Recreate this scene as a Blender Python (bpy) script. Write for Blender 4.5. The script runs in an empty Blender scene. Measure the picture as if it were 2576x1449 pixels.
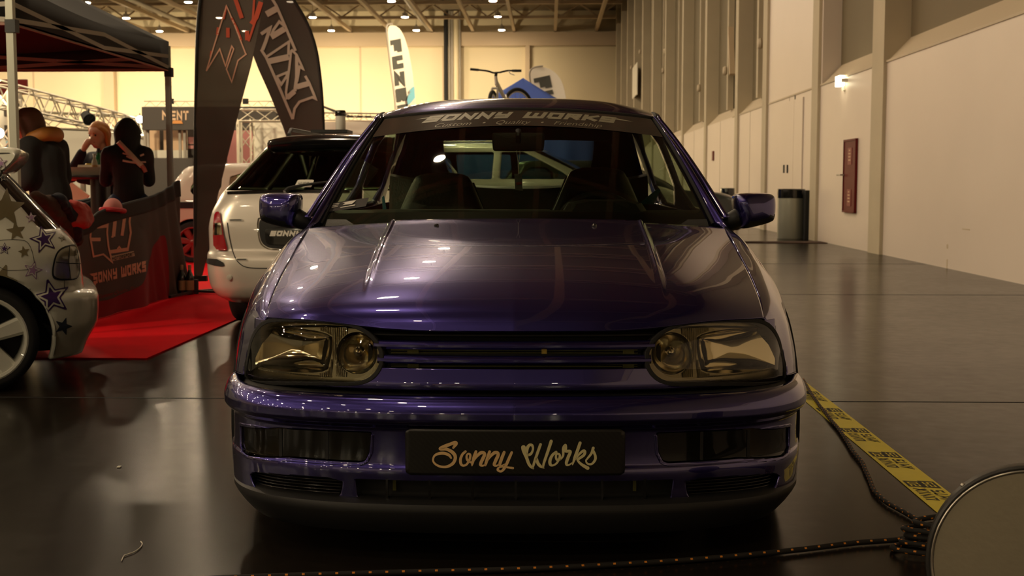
import bpy, math, random
import numpy as np
from mathutils import Vector, Matrix
from mathutils.geometry import tessellate_polygon
from mathutils.bvhtree import BVHTree

random.seed(7)
SC = bpy.context.scene
COL = SC.collection
R_ = math.radians

# ------------------------------------------------------------------ camera
FPX, PXC, PYC, CAMZ = 3100.0, 1288.0, 724.5, 1.0
TH = math.atan(262.5 / FPX)
PSI = math.atan(90.0 / FPX * math.cos(TH))
FWD = Vector((-math.sin(PSI) * math.cos(TH), math.cos(PSI) * math.cos(TH), -math.sin(TH)))
RGT = Vector((math.cos(PSI), math.sin(PSI), 0))
UPV = RGT.cross(FWD)
CAM = Vector((0, 0, CAMZ))
cd = bpy.data.cameras.new('camera')
cam = bpy.data.objects.new('camera', cd)
COL.objects.link(cam)
cam.matrix_world = Matrix(((RGT.x, UPV.x, -FWD.x, 0), (RGT.y, UPV.y, -FWD.y, 0), (RGT.z, UPV.z, -FWD.z, CAMZ), (0, 0, 0, 1)))
cd.sensor_width = 36
cd.lens = FPX / 2576 * 36
cd.clip_end = 400
cd.dof.use_dof = True
cd.dof.focus_distance = 3.75
cd.dof.aperture_fstop = 8.0
SC.camera = cam


def ray(px, py):
    return (RGT * ((px - PXC) / FPX) + UPV * ((PYC - py) / FPX) + FWD)


def atY(px, py, y):
    d = ray(px, py)
    return CAM + d * (y / d.y)


def atZ(px, py, z=0.0):
    d = ray(px, py)
    return CAM + d * ((z - CAMZ) / d.z)


def atX(px, py, x):
    d = ray(px, py)
    return CAM + d * (x / d.x)


# ------------------------------------------------------------------ materials
def lin(c):
    if isinstance(c, str):
        c = [int(c[i:i + 2], 16) / 255 for i in (0, 2, 4)]
        c = [x / 12.92 if x <= .04045 else ((x + .055) / 1.055) ** 2.4 for x in c]
    return (c[0], c[1], c[2], 1)


MATS = {}


def mat(name, c, rough=.5, metal=0., coat=0., spec=.5, bump=0., bscale=40., var=0., vscale=3., emis=None, estr=0.):
    m = bpy.data.materials.new(name)
    m.use_nodes = True
    nt = m.node_tree
    b = nt.nodes['Principled BSDF']
    b.inputs['Base Color'].default_value = lin(c)
    b.inputs['Roughness'].default_value = rough
    b.inputs['Metallic'].default_value = metal
    b.inputs['Coat Weight'].default_value = coat
    b.inputs['Coat Roughness'].default_value = .03
    b.inputs['Specular IOR Level'].default_value = spec
    if emis is not None:
        b.inputs['Emission Color'].default_value = lin(emis)
        b.inputs['Emission Strength'].default_value = estr
    if bump or var:
        tc = nt.nodes.new('ShaderNodeTexCoord')
    if bump:
        n = nt.nodes.new('ShaderNodeTexNoise')
        n.inputs['Scale'].default_value = bscale
        n.inputs['Detail'].default_value = 4
        bp = nt.nodes.new('ShaderNodeBump')
        bp.inputs['Strength'].default_value = bump
        bp.inputs['Distance'].default_value = .01
        nt.links.new(tc.outputs['Object'], n.inputs['Vector'])
        nt.links.new(n.outputs['Fac'], bp.inputs['Height'])
        nt.links.new(bp.outputs['Normal'], b.inputs['Normal'])
    if var:
        n2 = nt.nodes.new('ShaderNodeTexNoise')
        n2.inputs['Scale'].default_value = vscale
        n2.inputs['Detail'].default_value = 6
        mx = nt.nodes.new('ShaderNodeMix')
        mx.data_type = 'RGBA'
        lc = lin(c)
        mx.inputs[6].default_value = tuple(x * (1 - var) for x in lc[:3]) + (1,)
        mx.inputs[7].default_value = tuple(min(1, x * (1 + var)) for x in lc[:3]) + (1,)
        nt.links.new(tc.outputs['Object'], n2.inputs['Vector'])
        nt.links.new(n2.outputs['Fac'], mx.inputs[0])
        nt.links.new(mx.outputs[2], b.inputs['Base Color'])
    MATS[name] = m
    return m


def glassmat(name, tint, rough=.02, refl=1.0, ior=1.5, dark=0.0):
    """thin pane: tinted see-through plus a Fresnel reflection"""
    m = bpy.data.materials.new(name)
    m.use_nodes = True
    nt = m.node_tree
    nt.nodes.remove(nt.nodes['Principled BSDF'])
    out = nt.nodes['Material Output']
    tr = nt.nodes.new('ShaderNodeBsdfTransparent')
    tr.inputs['Color'].default_value = lin(tint)
    gl = nt.nodes.new('ShaderNodeBsdfGlossy')
    gl.inputs['Roughness'].default_value = rough
    gl.inputs['Color'].default_value = (refl, refl, refl, 1)
    fr = nt.nodes.new('ShaderNodeFresnel')
    fr.inputs['IOR'].default_value = ior
    mx = nt.nodes.new('ShaderNodeMixShader')
    nt.links.new(fr.outputs[0], mx.inputs[0])
    nt.links.new(tr.outputs[0], mx.inputs[1])
    nt.links.new(gl.outputs[0], mx.inputs[2])
    nt.links.new(mx.outputs[0], out.inputs['Surface'])
    MATS[name] = m
    return m


def emit(name, c, s):
    m = bpy.data.materials.new(name)
    m.use_nodes = True
    nt = m.node_tree
    nt.nodes.remove(nt.nodes['Principled BSDF'])
    e = nt.nodes.new('ShaderNodeEmission')
    e.inputs['Color'].default_value = lin(c)
    e.inputs['Strength'].default_value = s
    nt.links.new(e.outputs[0], nt.nodes['Material Output'].inputs['Surface'])
    MATS[name] = m
    return m


# ------------------------------------------------------------------ objects
WM = {}


def tag(o, label=None, cat=None, group=None, kind=None):
    if label: o['label'] = label
    if cat: o['category'] = cat
    if group: o['group'] = group
    if kind: o['kind'] = kind
    return o


def empty(name, loc, label=None, cat=None, group=None, rz=0., kind=None):
    o = bpy.data.objects.new(name, None)
    o.empty_display_size = .1
    COL.objects.link(o)
    o.location = loc
    o.rotation_euler = (0, 0, rz)
    WM[o.name] = Matrix.Translation(Vector(loc)) @ Matrix.Rotation(rz, 4, 'Z')
    return tag(o, label, cat, group, kind)


def copy_tree(o, parent=None, label=None):
    c = o.copy()
    COL.objects.link(c)
    if parent is not None: c.parent = parent
    if label: c['label'] = label
    for ch in list(o.children):
        copy_tree(ch, c)
    return c


class MB:
    def __init__(self):
        self.v, self.f, self.m = [], [], []

    def add(self, vs, fs, m=0):
        b = len(self.v)
        self.v.extend(Vector(p) for p in vs)
        for f in fs:
            self.f.append(tuple(b + i for i in f))
            self.m.append(m)
        return self

    def box(self, c, s, rot=None, m=0):
        c = Vector(c)
        q = []
        for dz in (-.5, .5):
            for dx, dy in ((-.5, -.5), (.5, -.5), (.5, .5), (-.5, .5)):
                p = Vector((dx * s[0], dy * s[1], dz * s[2]))
                if rot is not None: p = rot @ p
                q.append(c + p)
        return self.add(q, [(0, 3, 2, 1), (4, 5, 6, 7), (0, 1, 5, 4), (1, 2, 6, 5), (2, 3, 7, 6), (3, 0, 4, 7)], m)

    def bar(self, a, b, w, h, m=0, up=(0, 0, 1)):
        a, b = Vector(a), Vector(b)
        d = (b - a)
        L = d.length
        d.normalize()
        u = Vector(up)
        if abs(d.dot(u)) > .98: u = Vector((1, 0, 0))
        s = d.cross(u).normalized()
        u = s.cross(d)
        rot = Matrix((s, d, u)).transposed()
        return self.box((a + b) / 2, (w, L, h), rot, m)

    def tube(self, pts, r, n=10, closed=False, caps=True, mats=None, m=0):
        pts = [Vector(p) for p in pts]
        N = len(pts)
        rs = r if isinstance(r, (list, tuple, np.ndarray)) else [r] * N
        t = []
        for i in range(N):
            if closed:
                d = pts[(i + 1) % N] - pts[i - 1]
            else:
                d = pts[min(i + 1, N - 1)] - pts[max(i - 1, 0)]
            t.append(d.normalized() if d.length > 1e-9 else Vector((0, 0, 1)))
        u = t[0].orthogonal().normalized()
        b = len(self.v)
        for i in range(N):
            u = (u - t[i] * u.dot(t[i]))
            u = u.normalized() if u.length > 1e-6 else t[i].orthogonal().normalized()
            w = t[i].cross(u)
            for k in range(n):
                a = 2 * math.pi * k / n
                self.v.append(pts[i] + (u * math.cos(a) + w * math.sin(a)) * rs[i])
        for i in range(N if closed else N - 1):
            j = (i + 1) % N
            for k in range(n):
                l = (k + 1) % n
                self.f.append((b + i * n + k, b + i * n + l, b + j * n + l, b + j * n + k))
                self.m.append(mats(i, k) if mats else m)
        if caps and not closed:
            self.f.append(tuple(b + k for k in range(n))[::-1]); self.m.append(m)
            self.f.append(tuple(b + (N - 1) * n + k for k in range(n))); self.m.append(m)
        return self

    def lathe(self, prof, c=(0, 0, 0), axis='Z', n=32, m=0, rot=None, mats=None):
        """prof: list of (r, h) along the axis"""
        c = Vector(c)
        b = len(self.v)
        for (r, h) in prof:
            for k in range(n):
                a = 2 * math.pi * k / n
                p = Vector((r * math.cos(a), r * math.sin(a), h))
                if axis == 'X': p = Vector((p.z, p.x, p.y))
                elif axis == 'Y': p = Vector((p.y, p.z, p.x))
                if rot is not None: p = rot @ p
                self.v.append(c + p)
        for i in range(len(prof) - 1):
            for k in range(n):
                l = (k + 1) % n
                self.f.append((b + i * n + k, b + i * n + l, b + (i + 1) * n + l, b + (i + 1) * n + k))
                self.m.append(mats[i] if mats else m)
        return self

    def prism(self, poly, f0, f1, m=0, m1=None):
        """poly: list of 2-D points, f0/f1 map a 2-D point to the two faces"""
        tri = tessellate_polygon([[Vector((p[0], p[1], 0)) for p in poly]])
        n = len(poly)
        vs = [f0(p) for p in poly] + [f1(p) for p in poly]
        fs = [tuple(t) for t in tri] + [tuple(n + i for i in t[::-1]) for t in tri]
        self.add(vs, fs, m)
        self.add(vs, [(i, (i + 1) % n, n + (i + 1) % n, n + i) for i in range(n)], m if m1 is None else m1)
        return self

    def grid(self, P, F=None, m=0, flip=False):
        """P: (nv,nu,3) points; F: (nv,nu) field, kept where F >= 0, cut exactly at F = 0"""
        nv, nu = P.shape[:2]
        b = {}

        def vid(key, co):
            if key not in b:
                b[key] = len(self.v)
                self.v.append(Vector(co))
            return b[key]
        for j in range(nv - 1):
            for i in range(nu - 1):
                cs = ((j, i), (j, i + 1), (j + 1, i + 1), (j + 1, i))
                if F is not None:
                    fl = [F[c] for c in cs]
                    if max(fl) < 0: continue
                else:
                    fl = [1, 1, 1, 1]
                ids = []
                for k in range(4):
                    c, d = cs[k], cs[(k + 1) % 4]
                    a0, a1 = fl[k], fl[(k + 1) % 4]
                    if a0 >= 0: ids.append(vid(c, P[c]))
                    if (a0 >= 0) != (a1 >= 0):
                        t = a0 / (a0 - a1)
                        key = (c, d) if c < d else (d, c)
                        ids.append(vid(key, P[c] * (1 - t) + P[d] * t))
                q = []
                for x in ids:
                    if x not in q: q.append(x)
                if len(q) >= 3:
                    self.f.append(tuple(q[::-1]) if flip else tuple(q))
                    self.m.append(m)
        return self

    def bvh(self):
        return BVHTree.FromPolygons([tuple(v) for v in self.v], self.f)

    def build(self, name, mats, parent=None, smooth=35, local=False, thick=None, label=None, tmat=0, clean=False):
        if not isinstance(mats, (list, tuple)): mats = [mats]
        me = bpy.data.meshes.new(name)
        vs = self.v
        if parent is not None and not local:
            inv = WM[parent.name].inverted()
            vs = [inv @ v for v in vs]
        used = sorted({i for f in self.f for i in f})
        re_ = {k: n for n, k in enumerate(used)}
        me.from_pydata([tuple(vs[k]) for k in used], [], [tuple(re_[i] for i in f) for f in self.f])
        for mm in mats: me.materials.append(MATS[mm] if isinstance(mm, str) else mm)
        if len(mats) > 1:
            for p, k in zip(me.polygons, self.m): p.material_index = k
        if smooth is not None:
            me.shade_smooth()
            me.set_sharp_from_angle(angle=R_(smooth))
        me.validate()
        o = bpy.data.objects.new(name, me)
        COL.objects.link(o)
        if parent is not None:
            o.parent = parent
            WM[o.name] = WM[parent.name]
        else:
            WM[o.name] = Matrix.Identity(4)
        if thick:
            md = o.modifiers.new('thickness', 'SOLIDIFY')
            md.thickness = thick
            md.offset = -1
            md.material_offset = tmat
            md.material_offset_rim = 0
        if label: o['label'] = label
        return o


def recentre(o):
    """move a single-mesh thing's origin to the bottom centre of its mesh"""
    me = o.data
    co = np.array([v.co[:] for v in me.vertices])
    c = Vector(((co[:, 0].min() + co[:, 0].max()) / 2, (co[:, 1].min() + co[:, 1].max()) / 2, co[:, 2].min()))
    me.transform(Matrix.Translation(-c))
    o.location = c
    WM[o.name] = Matrix.Translation(c)
    return o


def single(mb, name, mats, label, cat, group=None, smooth=35, thick=None, kind=None):
    return tag(recentre(mb.build(name, mats, None, smooth, thick=thick)), label, cat, group, kind)


# ------------------------------------------------------------------ curves and fields
def cr(pts, n, closed=False):
    P = np.array(pts, float)
    N = len(P)
    out = []
    segs = N if closed else N - 1
    for i in range(segs):
        if closed:
            a, b, c, d = P[(i - 1) % N], P[i], P[(i + 1) % N], P[(i + 2) % N]
        else:
            b, c = P[i], P[i + 1]
            a = P[i - 1] if i > 0 else 2 * b - c
            d = P[i + 2] if i + 2 < N else 2 * c - b
        for k in range(n):
            t = k / n
            out.append(.5 * (2 * b + (c - a) * t + (2 * a - 5 * b + 4 * c - d) * t * t + (-a + 3 * b - 3 * c + d) * t ** 3))
    if not closed: out.append(P[-1])
    return np.array(out)


def pchip(xs, ys):
    x = np.array(xs, float)
    y = np.array(ys, float)
    h = np.diff(x)
    if y.ndim > 1: hh = h.reshape((-1,) + (1,) * (y.ndim - 1))
    else: hh = h
    d = np.diff(y, axis=0) / hh
    m = np.zeros_like(y)
    m[0], m[-1] = d[0], d[-1]
    for i in range(1, len(x) - 1):
        w1, w2 = 2 * h[i] + h[i - 1], h[i] + 2 * h[i - 1]
        prod = d[i - 1] * d[i]
        with np.errstate(divide='ignore', invalid='ignore'):
            v = (w1 + w2) / (w1 / d[i - 1] + w2 / d[i])
        m[i] = np.where(prod > 0, v, 0)

    def f(q):
        q = np.asarray(q, float)
        sh = q.shape
        qq = np.clip(q.ravel(), x[0], x[-1])
        k = np.clip(np.searchsorted(x, qq, side='right') - 1, 0, len(x) - 2)
        t = (qq - x[k]) / h[k]
        H = h[k]
        if y.ndim > 1:
            ex = (-1,) + (1,) * (y.ndim - 1)
            t, H = t.reshape(ex), H.reshape(ex)
        r = (2 * t ** 3 - 3 * t ** 2 + 1) * y[k] + (t ** 3 - 2 * t ** 2 + t) * H * m[k] + (-2 * t ** 3 + 3 * t ** 2) * y[k + 1] + (t ** 3 - t ** 2) * H * m[k + 1]
        return r.reshape(sh + y.shape[1:])
    return f


def sdp(X, Y, poly):
    """signed distance to a polygon, positive inside"""
    X = np.asarray(X, float); Y = np.asarray(Y, float)
    P = np.array(poly, float)
    d = np.full(X.shape, 1e9)
    ins = np.zeros(X.shape, bool)
    n = len(P)
    for i in range(n):
        ax, ay = P[i]
        bx, by = P[(i + 1) % n]
        ex, ey = bx - ax, by - ay
        l2 = ex * ex + ey * ey
        if l2 < 1e-14: continue
        t = np.clip(((X - ax) * ex + (Y - ay) * ey) / l2, 0, 1)
        d = np.minimum(d, np.hypot(X - ax - t * ex, Y - ay - t * ey))
        c = ((ay > Y) != (by > Y))
        with np.errstate(divide='ignore', invalid='ignore'):
            ins ^= c & (X < ex * (Y - ay) / (ey if abs(ey) > 1e-12 else 1e-12) + ax)
    return np.where(ins, d, -d)


def chaikin(poly, n=2):
    P = np.array(poly, float)
    for _ in range(n):
        Q = np.roll(P, -1, 0)
        P = np.stack([.75 * P + .25 * Q, .25 * P + .75 * Q], 1).reshape(-1, 2)
    return P


def ss(a, b, x):
    t = np.clip((np.asarray(x, float) - a) / (b - a), 0, 1)
    return t * t * (3 - 2 * t)


def ribbon(pts, w, closed=False):
    """flat ribbon along a 2-D polyline; w is a width or one per point"""
    P = [np.array(p, float) for p in pts]
    n = len(P)
    W = w if hasattr(w, '__len__') else [w] * n
    vs, fs = [], []
    for i in range(n):
        if closed:
            a, b = P[i - 1], P[(i + 1) % n]
            d0, d1 = P[i] - a, b - P[i]
        else:
            d0 = P[i] - P[i - 1] if i > 0 else P[1] - P[0]
            d1 = P[i + 1] - P[i] if i < n - 1 else P[i] - P[i - 1]
        d0 = d0 / (np.linalg.norm(d0) + 1e-12)
        d1 = d1 / (np.linalg.norm(d1) + 1e-12)
        n0, n1 = np.array((-d0[1], d0[0])), np.array((-d1[1], d1[0]))
        mv = n0 + n1
        l = np.linalg.norm(mv)
        mv = n0 if l < 1e-6 else mv / l
        k = 1 / max(.45, mv.dot(n0))
        e = np.zeros(2)
        vs.append(P[i] + mv * W[i] / 2 * k)
        vs.append(P[i] - mv * W[i] / 2 * k)
    for i in range(n if closed else n - 1):
        j = (i + 1) % n
        fs.append((2 * i, 2 * i + 1, 2 * j + 1, 2 * j))
    return vs, fs


GL = {
    'S': [[(1, 1), (0, 1), (0, .5), (1, .5), (1, 0), (0, 0)]],
    'O': [[(0, 0), (1, 0), (1, 1), (0, 1), (0, -.0)]],
    '0': [[(0, 0), (1, 0), (1, 1), (0, 1), (0, -.0)]],
    'N': [[(0, 0), (0, 1), (1, 0), (1, 1)]],
    'Y': [[(0, 1), (0, .56), (1, .56)], [(1, 1), (1, 0), (.1, 0)]],
    'W': [[(0, 1), (0, 0), (1, 0), (1, 1)], [(.5, 0), (.5, .8)]],
    'R': [[(0, 0), (0, 1), (1, 1), (1, .5), (0, .5)], [(.45, .5), (1, 0)]],
    'K': [[(0, 0), (0, 1)], [(1, 1), (.15, .5), (1, 0)]],
    'M': [[(0, 0), (0, 1), (.5, .45), (1, 1), (1, 0)]],
    'T': [[(0, 1), (1, 1)], [(.5, 1), (.5, 0)]],
    'P': [[(0, 0), (0, 1), (1, 1), (1, .5), (0, .5)]],
    'U': [[(0, 1), (0, 0), (1, 0), (1, 1)]],
    'I': [[(.5, 0), (.5, 1)]],
    'X': [[(0, 0), (1, 1)], [(0, 1), (1, 0)]],
    'A': [[(0, 0), (0, 1), (1, 1), (1, 0)], [(0, .45), (1, .45)]],
    'a': [[(0, 0), (1, 1), (1, 0)], [(.4, .42), (1, .42)]],
    '2': [[(0, 1), (1, 1), (1, .5), (0, .5), (0, 0), (1, 0)]],
    '5': [[(1, 1), (0, 1), (0, .5), (1, .5), (1, 0), (0, 0)]],
    'F': [[(0, 0), (0, 1), (1, 1)], [(0, .5), (.8, .5)]],
    'Z': [[(0, 1), (1, 1), (0, 0), (1, 0)]],
    'E': [[(1, 1), (0, 1), (0, 0), (1, 0)], [(0, .5), (.85, .5)]],
    'G': [[(1, 1), (0, 1), (0, 0), (1, 0), (1, .5), (.5, .5)]],
    'H': [[(0, 0), (0, 1)], [(1, 0), (1, 1)], [(0, .5), (1, .5)]],
    'D': [[(0, 0), (.8, 0), (1, .25), (1, .75), (.8, 1), (0, 1), (0, -.0)]],
    '-': [[(.1, .5), (.9, .5)]],
}


def strokes(text, h, cw, gap, wt, shear=0., wide=('W', 'M')):
    """square lettering: 2-D ribbons; returns list of (verts, faces) and the total length"""
    out = []
    x = 0.
    for ch in text:
        if ch == ' ':
            x += cw * .8
            continue
        w = cw * (1.35 if ch in wide else (.35 if ch == 'I' else 1.))
        for st in GL[ch]:
            pts = [(x + wt / 2 + px * (w - wt), wt / 2 + py * (h - wt)) for px, py in st]
            # extend the free ends by half a stroke so corners come out square
            p = [np.array(q) for q in pts]
            if not np.allclose(p[0], p[-1]):
                for a, b in ((0, 1), (-1, -2)):
                    d = p[a] - p[b]
                    p[a] = p[a] + d / np.linalg.norm(d) * wt * .5
            vs, fs = ribbon(p, wt)
            out.append(([np.array((v[0] + shear * v[1], v[1])) for v in vs], fs))
        x += w + gap
    return out, x - gap


def bfont(text, size=1., shear=0., bold=0.):
    cu = bpy.data.curves.new('lettering', 'FONT')
    cu.body = text
    cu.size = size
    cu.shear = shear
    cu.offset = bold
    cu.resolution_u = 3
    o = bpy.data.objects.new('lettering', cu)
    COL.objects.link(o)
    bpy.context.view_layer.update()
    me = o.evaluated_get(bpy.context.evaluated_depsgraph_get()).to_mesh()
    vs = [np.array(v.co[:2]) for v in me.vertices]
    fs = [tuple(p.vertices) for p in me.polygons]
    o.to_mesh_clear()
    bpy.data.objects.remove(o)
    bpy.data.curves.remove(cu)
    return vs, fs


def star2(cx, cy, r, rot=0., k=.42):
    return [(cx + (r if i % 2 == 0 else r * k) * math.sin(rot + i * math.pi / 5), cy - (r if i % 2 == 0 else r * k) * math.cos(rot + i * math.pi / 5)) for i in range(10)]


def inflate(mb, poly, place, rings, m=0, back=True):
    """dome over a 2-D outline: rings = [(scale, depth)...]; place(x, y, depth) -> 3-D"""
    P = np.array(poly, float)
    c = P.mean(0)
    n = len(P)
    b = len(mb.v)
    for (s, d) in rings:
        for p in P:
            q = c + (p - c) * s
            mb.v.append(Vector(place(q[0], q[1], d)))
    for i in range(len(rings) - 1):
        for k in range(n):
            l = (k + 1) % n
            mb.f.append((b + i * n + k, b + i * n + l, b + (i + 1) * n + l, b + (i + 1) * n + k))
            mb.m.append(m)
    mb.f.append(tuple(b + (len(rings) - 1) * n + k for k in range(n))); mb.m.append(m)
    if back:
        mb.f.append(tuple(b + k for k in range(n))[::-1]); mb.m.append(m)
    return mb


def sweep_lines(surf_bvh, pxs, off=.002):
    """points on a surface under picture positions, lifted off it a little"""
    out = []
    for p in pxs:
        d = ray(*p).normalized()
        h = surf_bvh.ray_cast(CAM, d)
        if h[0] is None: return None
        nrm = h[1] if h[1].dot(d) < 0 else -h[1]
        out.append(h[0] + nrm * off)
    return out
# ------------------------------------------------------------------ material library
mat('paint_blue', (.044, .035, .205), rough=.27, metal=.9, coat=1.0, spec=.5)
MATS['paint_blue'].node_tree.nodes['Principled BSDF'].inputs['Coat IOR'].default_value = 1.9
MATS['paint_blue'].node_tree.nodes['Principled BSDF'].inputs['Coat Roughness'].default_value = .015
mat('blackplastic', (.012, .012, .012), rough=.45)
mat('blackgloss', (.008, .008, .008), rough=.12, coat=.6)
mat('rubber', (.010, .010, .010), rough=.75)
mat('interior', (.010, .010, .009), rough=.7)
mat('leather', (.030, .032, .026), rough=.32, bump=.15, bscale=120)
mat('dash', (.020, .021, .017), rough=.55, bump=.2, bscale=200)
mat('chrome', (.80, .76, .66), rough=.08, metal=1.)
mat('lamp_bezel', (.24, .22, .16), rough=.25, metal=.9)
mat('lamp_reflector', (.72, .68, .56), rough=.08, metal=1.)
mat('lamp_white', (.62, .58, .48), rough=.35, metal=.3)
mat('smoked', (.006, .0055, .004), rough=.06, coat=.5)
mat('amber', (.75, .22, .02), rough=.3)
mat('goldletter', (.86, .58, .27), rough=.45)
mat('palegold', (.78, .70, .36), rough=.45)
mat('carbon', (.012, .011, .009), rough=.35)
mat('vinylgrey', (.075, .062, .050), rough=.14, spec=.6)
mat('vinyltext', (.34, .31, .22), rough=.4)
mat('radiator', (.13, .125, .03), rough=.4, metal=.4)
mat('brass', (.55, .40, .10), rough=.3, metal=1.)
mat('teal', (.0, .10, .16), rough=.7)
mat('white', (.80, .76, .68), rough=.5)
mat('tag_grey', (.10, .11, .10), rough=.6)
mat('tag_red', (.25, .05, .04), rough=.6)
mat('tyre', (.012, .012, .012), rough=.8)
mat('alloy', (.45, .45, .45), rough=.3, metal=.9)
mat('alloywhite', (.72, .72, .62), rough=.25, coat=.5)
glassmat('glass_front', (.78, .84, .70), refl=.8)
glassmat('glass_side', (.62, .74, .58), refl=.9)
glassmat('glass_lamp', (.95, .92, .80), refl=1.)
glassmat('glass_smoke', (.32, .27, .15), refl=1.)
glassmat('glass_dark', (.20, .24, .20), refl=1.)
glassmat('glass_clearlamp', (.85, .83, .75), refl=1.)
# car number two and so on
mat('pearl', (.74, .73, .62), rough=.3, coat=.9, spec=.5)
mat('silver', (.78, .72, .64), rough=.30, metal=.35, coat=.8)
mat('cream_car', (.66, .60, .50), rough=.35, coat=.6)
mat('greycar', (.60, .60, .50), rough=.35, metal=.4, coat=.6)
mat('darkcar', (.03, .04, .04), rough=.3, coat=.6)
mat('red_lens', (.32, .005, .012), rough=.12, coat=.8)
mat('red_paint', (.55, .01, .02), rough=.25, coat=.8)
mat('purple', (.045, .012, .10), rough=.35)
mat('lilac', (.36, .20, .36), rough=.4)
mat('olive', (.24, .20, .11), rough=.3, metal=.35)
mat('slate', (.03, .04, .06), rough=.3)
mat('wheel_red', (.24, .008, .008), rough=.35, coat=.4)
mat('yellow', (.75, .50, .03), rough=.5)
# hall
mat('panel_white', (.78, .68, .60), rough=.42, var=.05, vscale=.8)
mat('panel_far', (.80, .68, .45), rough=.6, var=.04, vscale=.15)
mat('concrete_col', (.58, .50, .36), rough=.7, var=.12, vscale=1.5)
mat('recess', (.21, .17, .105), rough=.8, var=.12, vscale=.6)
mat('ledge', (.60, .50, .36), rough=.6)
mat('steel_cream', (.62, .48, .32), rough=.6)
mat('deck', (.26, .205, .135), rough=.7)
mat('pipe_grey', (.35, .31, .25), rough=.5)
mat('carpet_red', (.66, .002, .008), rough=.95, spec=.1, bump=.3, bscale=300, var=.12, vscale=6)
mat('door_red', (.13, .008, .008), rough=.5, spec=.2)
mat('label_red', (.25, .04, .035), rough=.5)
mat('steel', (.55, .52, .45), rough=.3, metal=.9)
mat('bin_body', (.40, .40, .33), rough=.35, metal=.3)
mat('bin_amber', (.45, .28, .10), rough=.4)
mat('tape', (.86, .72, .04), rough=.45, var=.06, vscale=20)
mat('tapeink', (.02, .018, .01), rough=.6)
mat('rope', (.010, .008, .006), rough=.8)
mat('rope_orange', (.75, .26, .02), rough=.6)
mat('disc_face', (.30, .26, .18), rough=.62, metal=.2, var=.15, vscale=6, bump=.1, bscale=60)
mat('disc_rim', (.03, .028, .025), rough=.4, metal=.3)
mat('canvas', (.014, .013, .013), rough=.85)
mat('canvas_trim', (.30, .16, .12), rough=.7)
mat('pole_alu', (.42, .42, .36), rough=.4, metal=.6)
mat('cloth_grey', (.085, .080, .075), rough=.85)
mat('cloth_red', (.26, .010, .02), rough=.85)
mat('print_pink', (.80, .46, .33), rough=.8)
mat('print_cream', (.62, .50, .36), rough=.8)
mat('print_red', (.30, .03, .03), rough=.8)
mat('flag_letter', (.62, .54, .46), rough=.8)
mat('flag_red', (.62, .10, .05), rough=.8)
mat('flag_white', (.82, .76, .64), rough=.8)
mat('flag_black', (.07, .07, .06), rough=.8)
mat('flag_blue', (.16, .42, .52), rough=.8)
mat('blue_tent', (.030, .075, .36), rough=.75)
mat('truss', (.72, .66, .52), rough=.35, metal=.5)
mat('booth_dark', (.06, .05, .042), rough=.7)
mat('booth_white', (.80, .76, .64), rough=.6)
mat('booth_pink', (.62, .28, .26), rough=.7)
mat('booth_peach', (.72, .50, .32), rough=.7)
mat('booth_orange', (.65, .27, .06), rough=.6)
mat('skin', (.55, .28, .17), rough=.55)
mat('hair_ginger', (.45, .17, .03), rough=.6)
mat('hair_brown', (.13, .045, .02), rough=.6)
mat('hoodie', (.013, .012, .012), rough=.9)
mat('jeans', (.02, .035, .10), rough=.85)
mat('trousers', (.012, .012, .016), rough=.9)
mat('strap', (.80, .50, .40), rough=.6)
mat('strap_red', (.55, .10, .07), rough=.6)
mat('eye', (.02, .014, .01), rough=.2)
mat('lips', (.42, .13, .10), rough=.5)
mat('tabletop', (.014, .013, .012), rough=.3)
mat('bottle_green', (.02, .14, .05), rough=.12, coat=.6)
mat('bottle_dark', (.010, .010, .008), rough=.12, coat=.6)
mat('bottle_clear', (.42, .38, .30), rough=.2)
mat('label_tan', (.36, .20, .09), rough=.6)
mat('foodbox', (.72, .60, .46), rough=.6)
mat('food', (.55, .30, .15), rough=.7)
mat('jacket_brown', (.055, .024, .013), rough=.9, bump=.3, bscale=30)
mat('jacket_navy', (.012, .014, .022), rough=.9)
mat('jacket_red', (.42, .045, .035), rough=.6, bump=.4, bscale=25)
mat('cap_red', (.50, .03, .04), rough=.7)
mat('cap_pink', (.62, .22, .20), rough=.8)
mat('slat_wood', (.70, .60, .42), rough=.6)
mat('bike_white', (.80, .78, .70), rough=.35)
emit('lamp_glow', (1., .77, .50), 420.)
emit('lamp_glow_low', (1., .77, .50), 150.)
emit('spot_glow', (1., .84, .55), 90.)
emit('exit_glow', (1., .86, .55), 6.)

# polished dark concrete
m = mat('floor', (.036, .028, .022), rough=.2, spec=.22)
nt = m.node_tree
b = nt.nodes['Principled BSDF']
tc = nt.nodes.new('ShaderNodeTexCoord')
n1 = nt.nodes.new('ShaderNodeTexNoise'); n1.inputs['Scale'].default_value = .9; n1.inputs['Detail'].default_value = 8
n2 = nt.nodes.new('ShaderNodeTexNoise'); n2.inputs['Scale'].default_value = 14; n2.inputs['Detail'].default_value = 6
mp = nt.nodes.new('ShaderNodeMapRange'); mp.inputs[3].default_value = .13; mp.inputs[4].default_value = .30
cm = nt.nodes.new('ShaderNodeMix'); cm.data_type = 'RGBA'
cm.inputs[6].default_value = (.009, .007, .0055, 1); cm.inputs[7].default_value = (.020, .0155, .0115, 1)
ad = nt.nodes.new('ShaderNodeMath'); ad.operation = 'MULTIPLY_ADD'; ad.inputs[1].default_value = .5
hf = nt.nodes.new('ShaderNodeMath'); hf.operation = 'MULTIPLY'; hf.inputs[1].default_value = .5
nt.links.new(tc.outputs['Object'], n1.inputs['Vector']); nt.links.new(tc.outputs['Object'], n2.inputs['Vector'])
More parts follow.
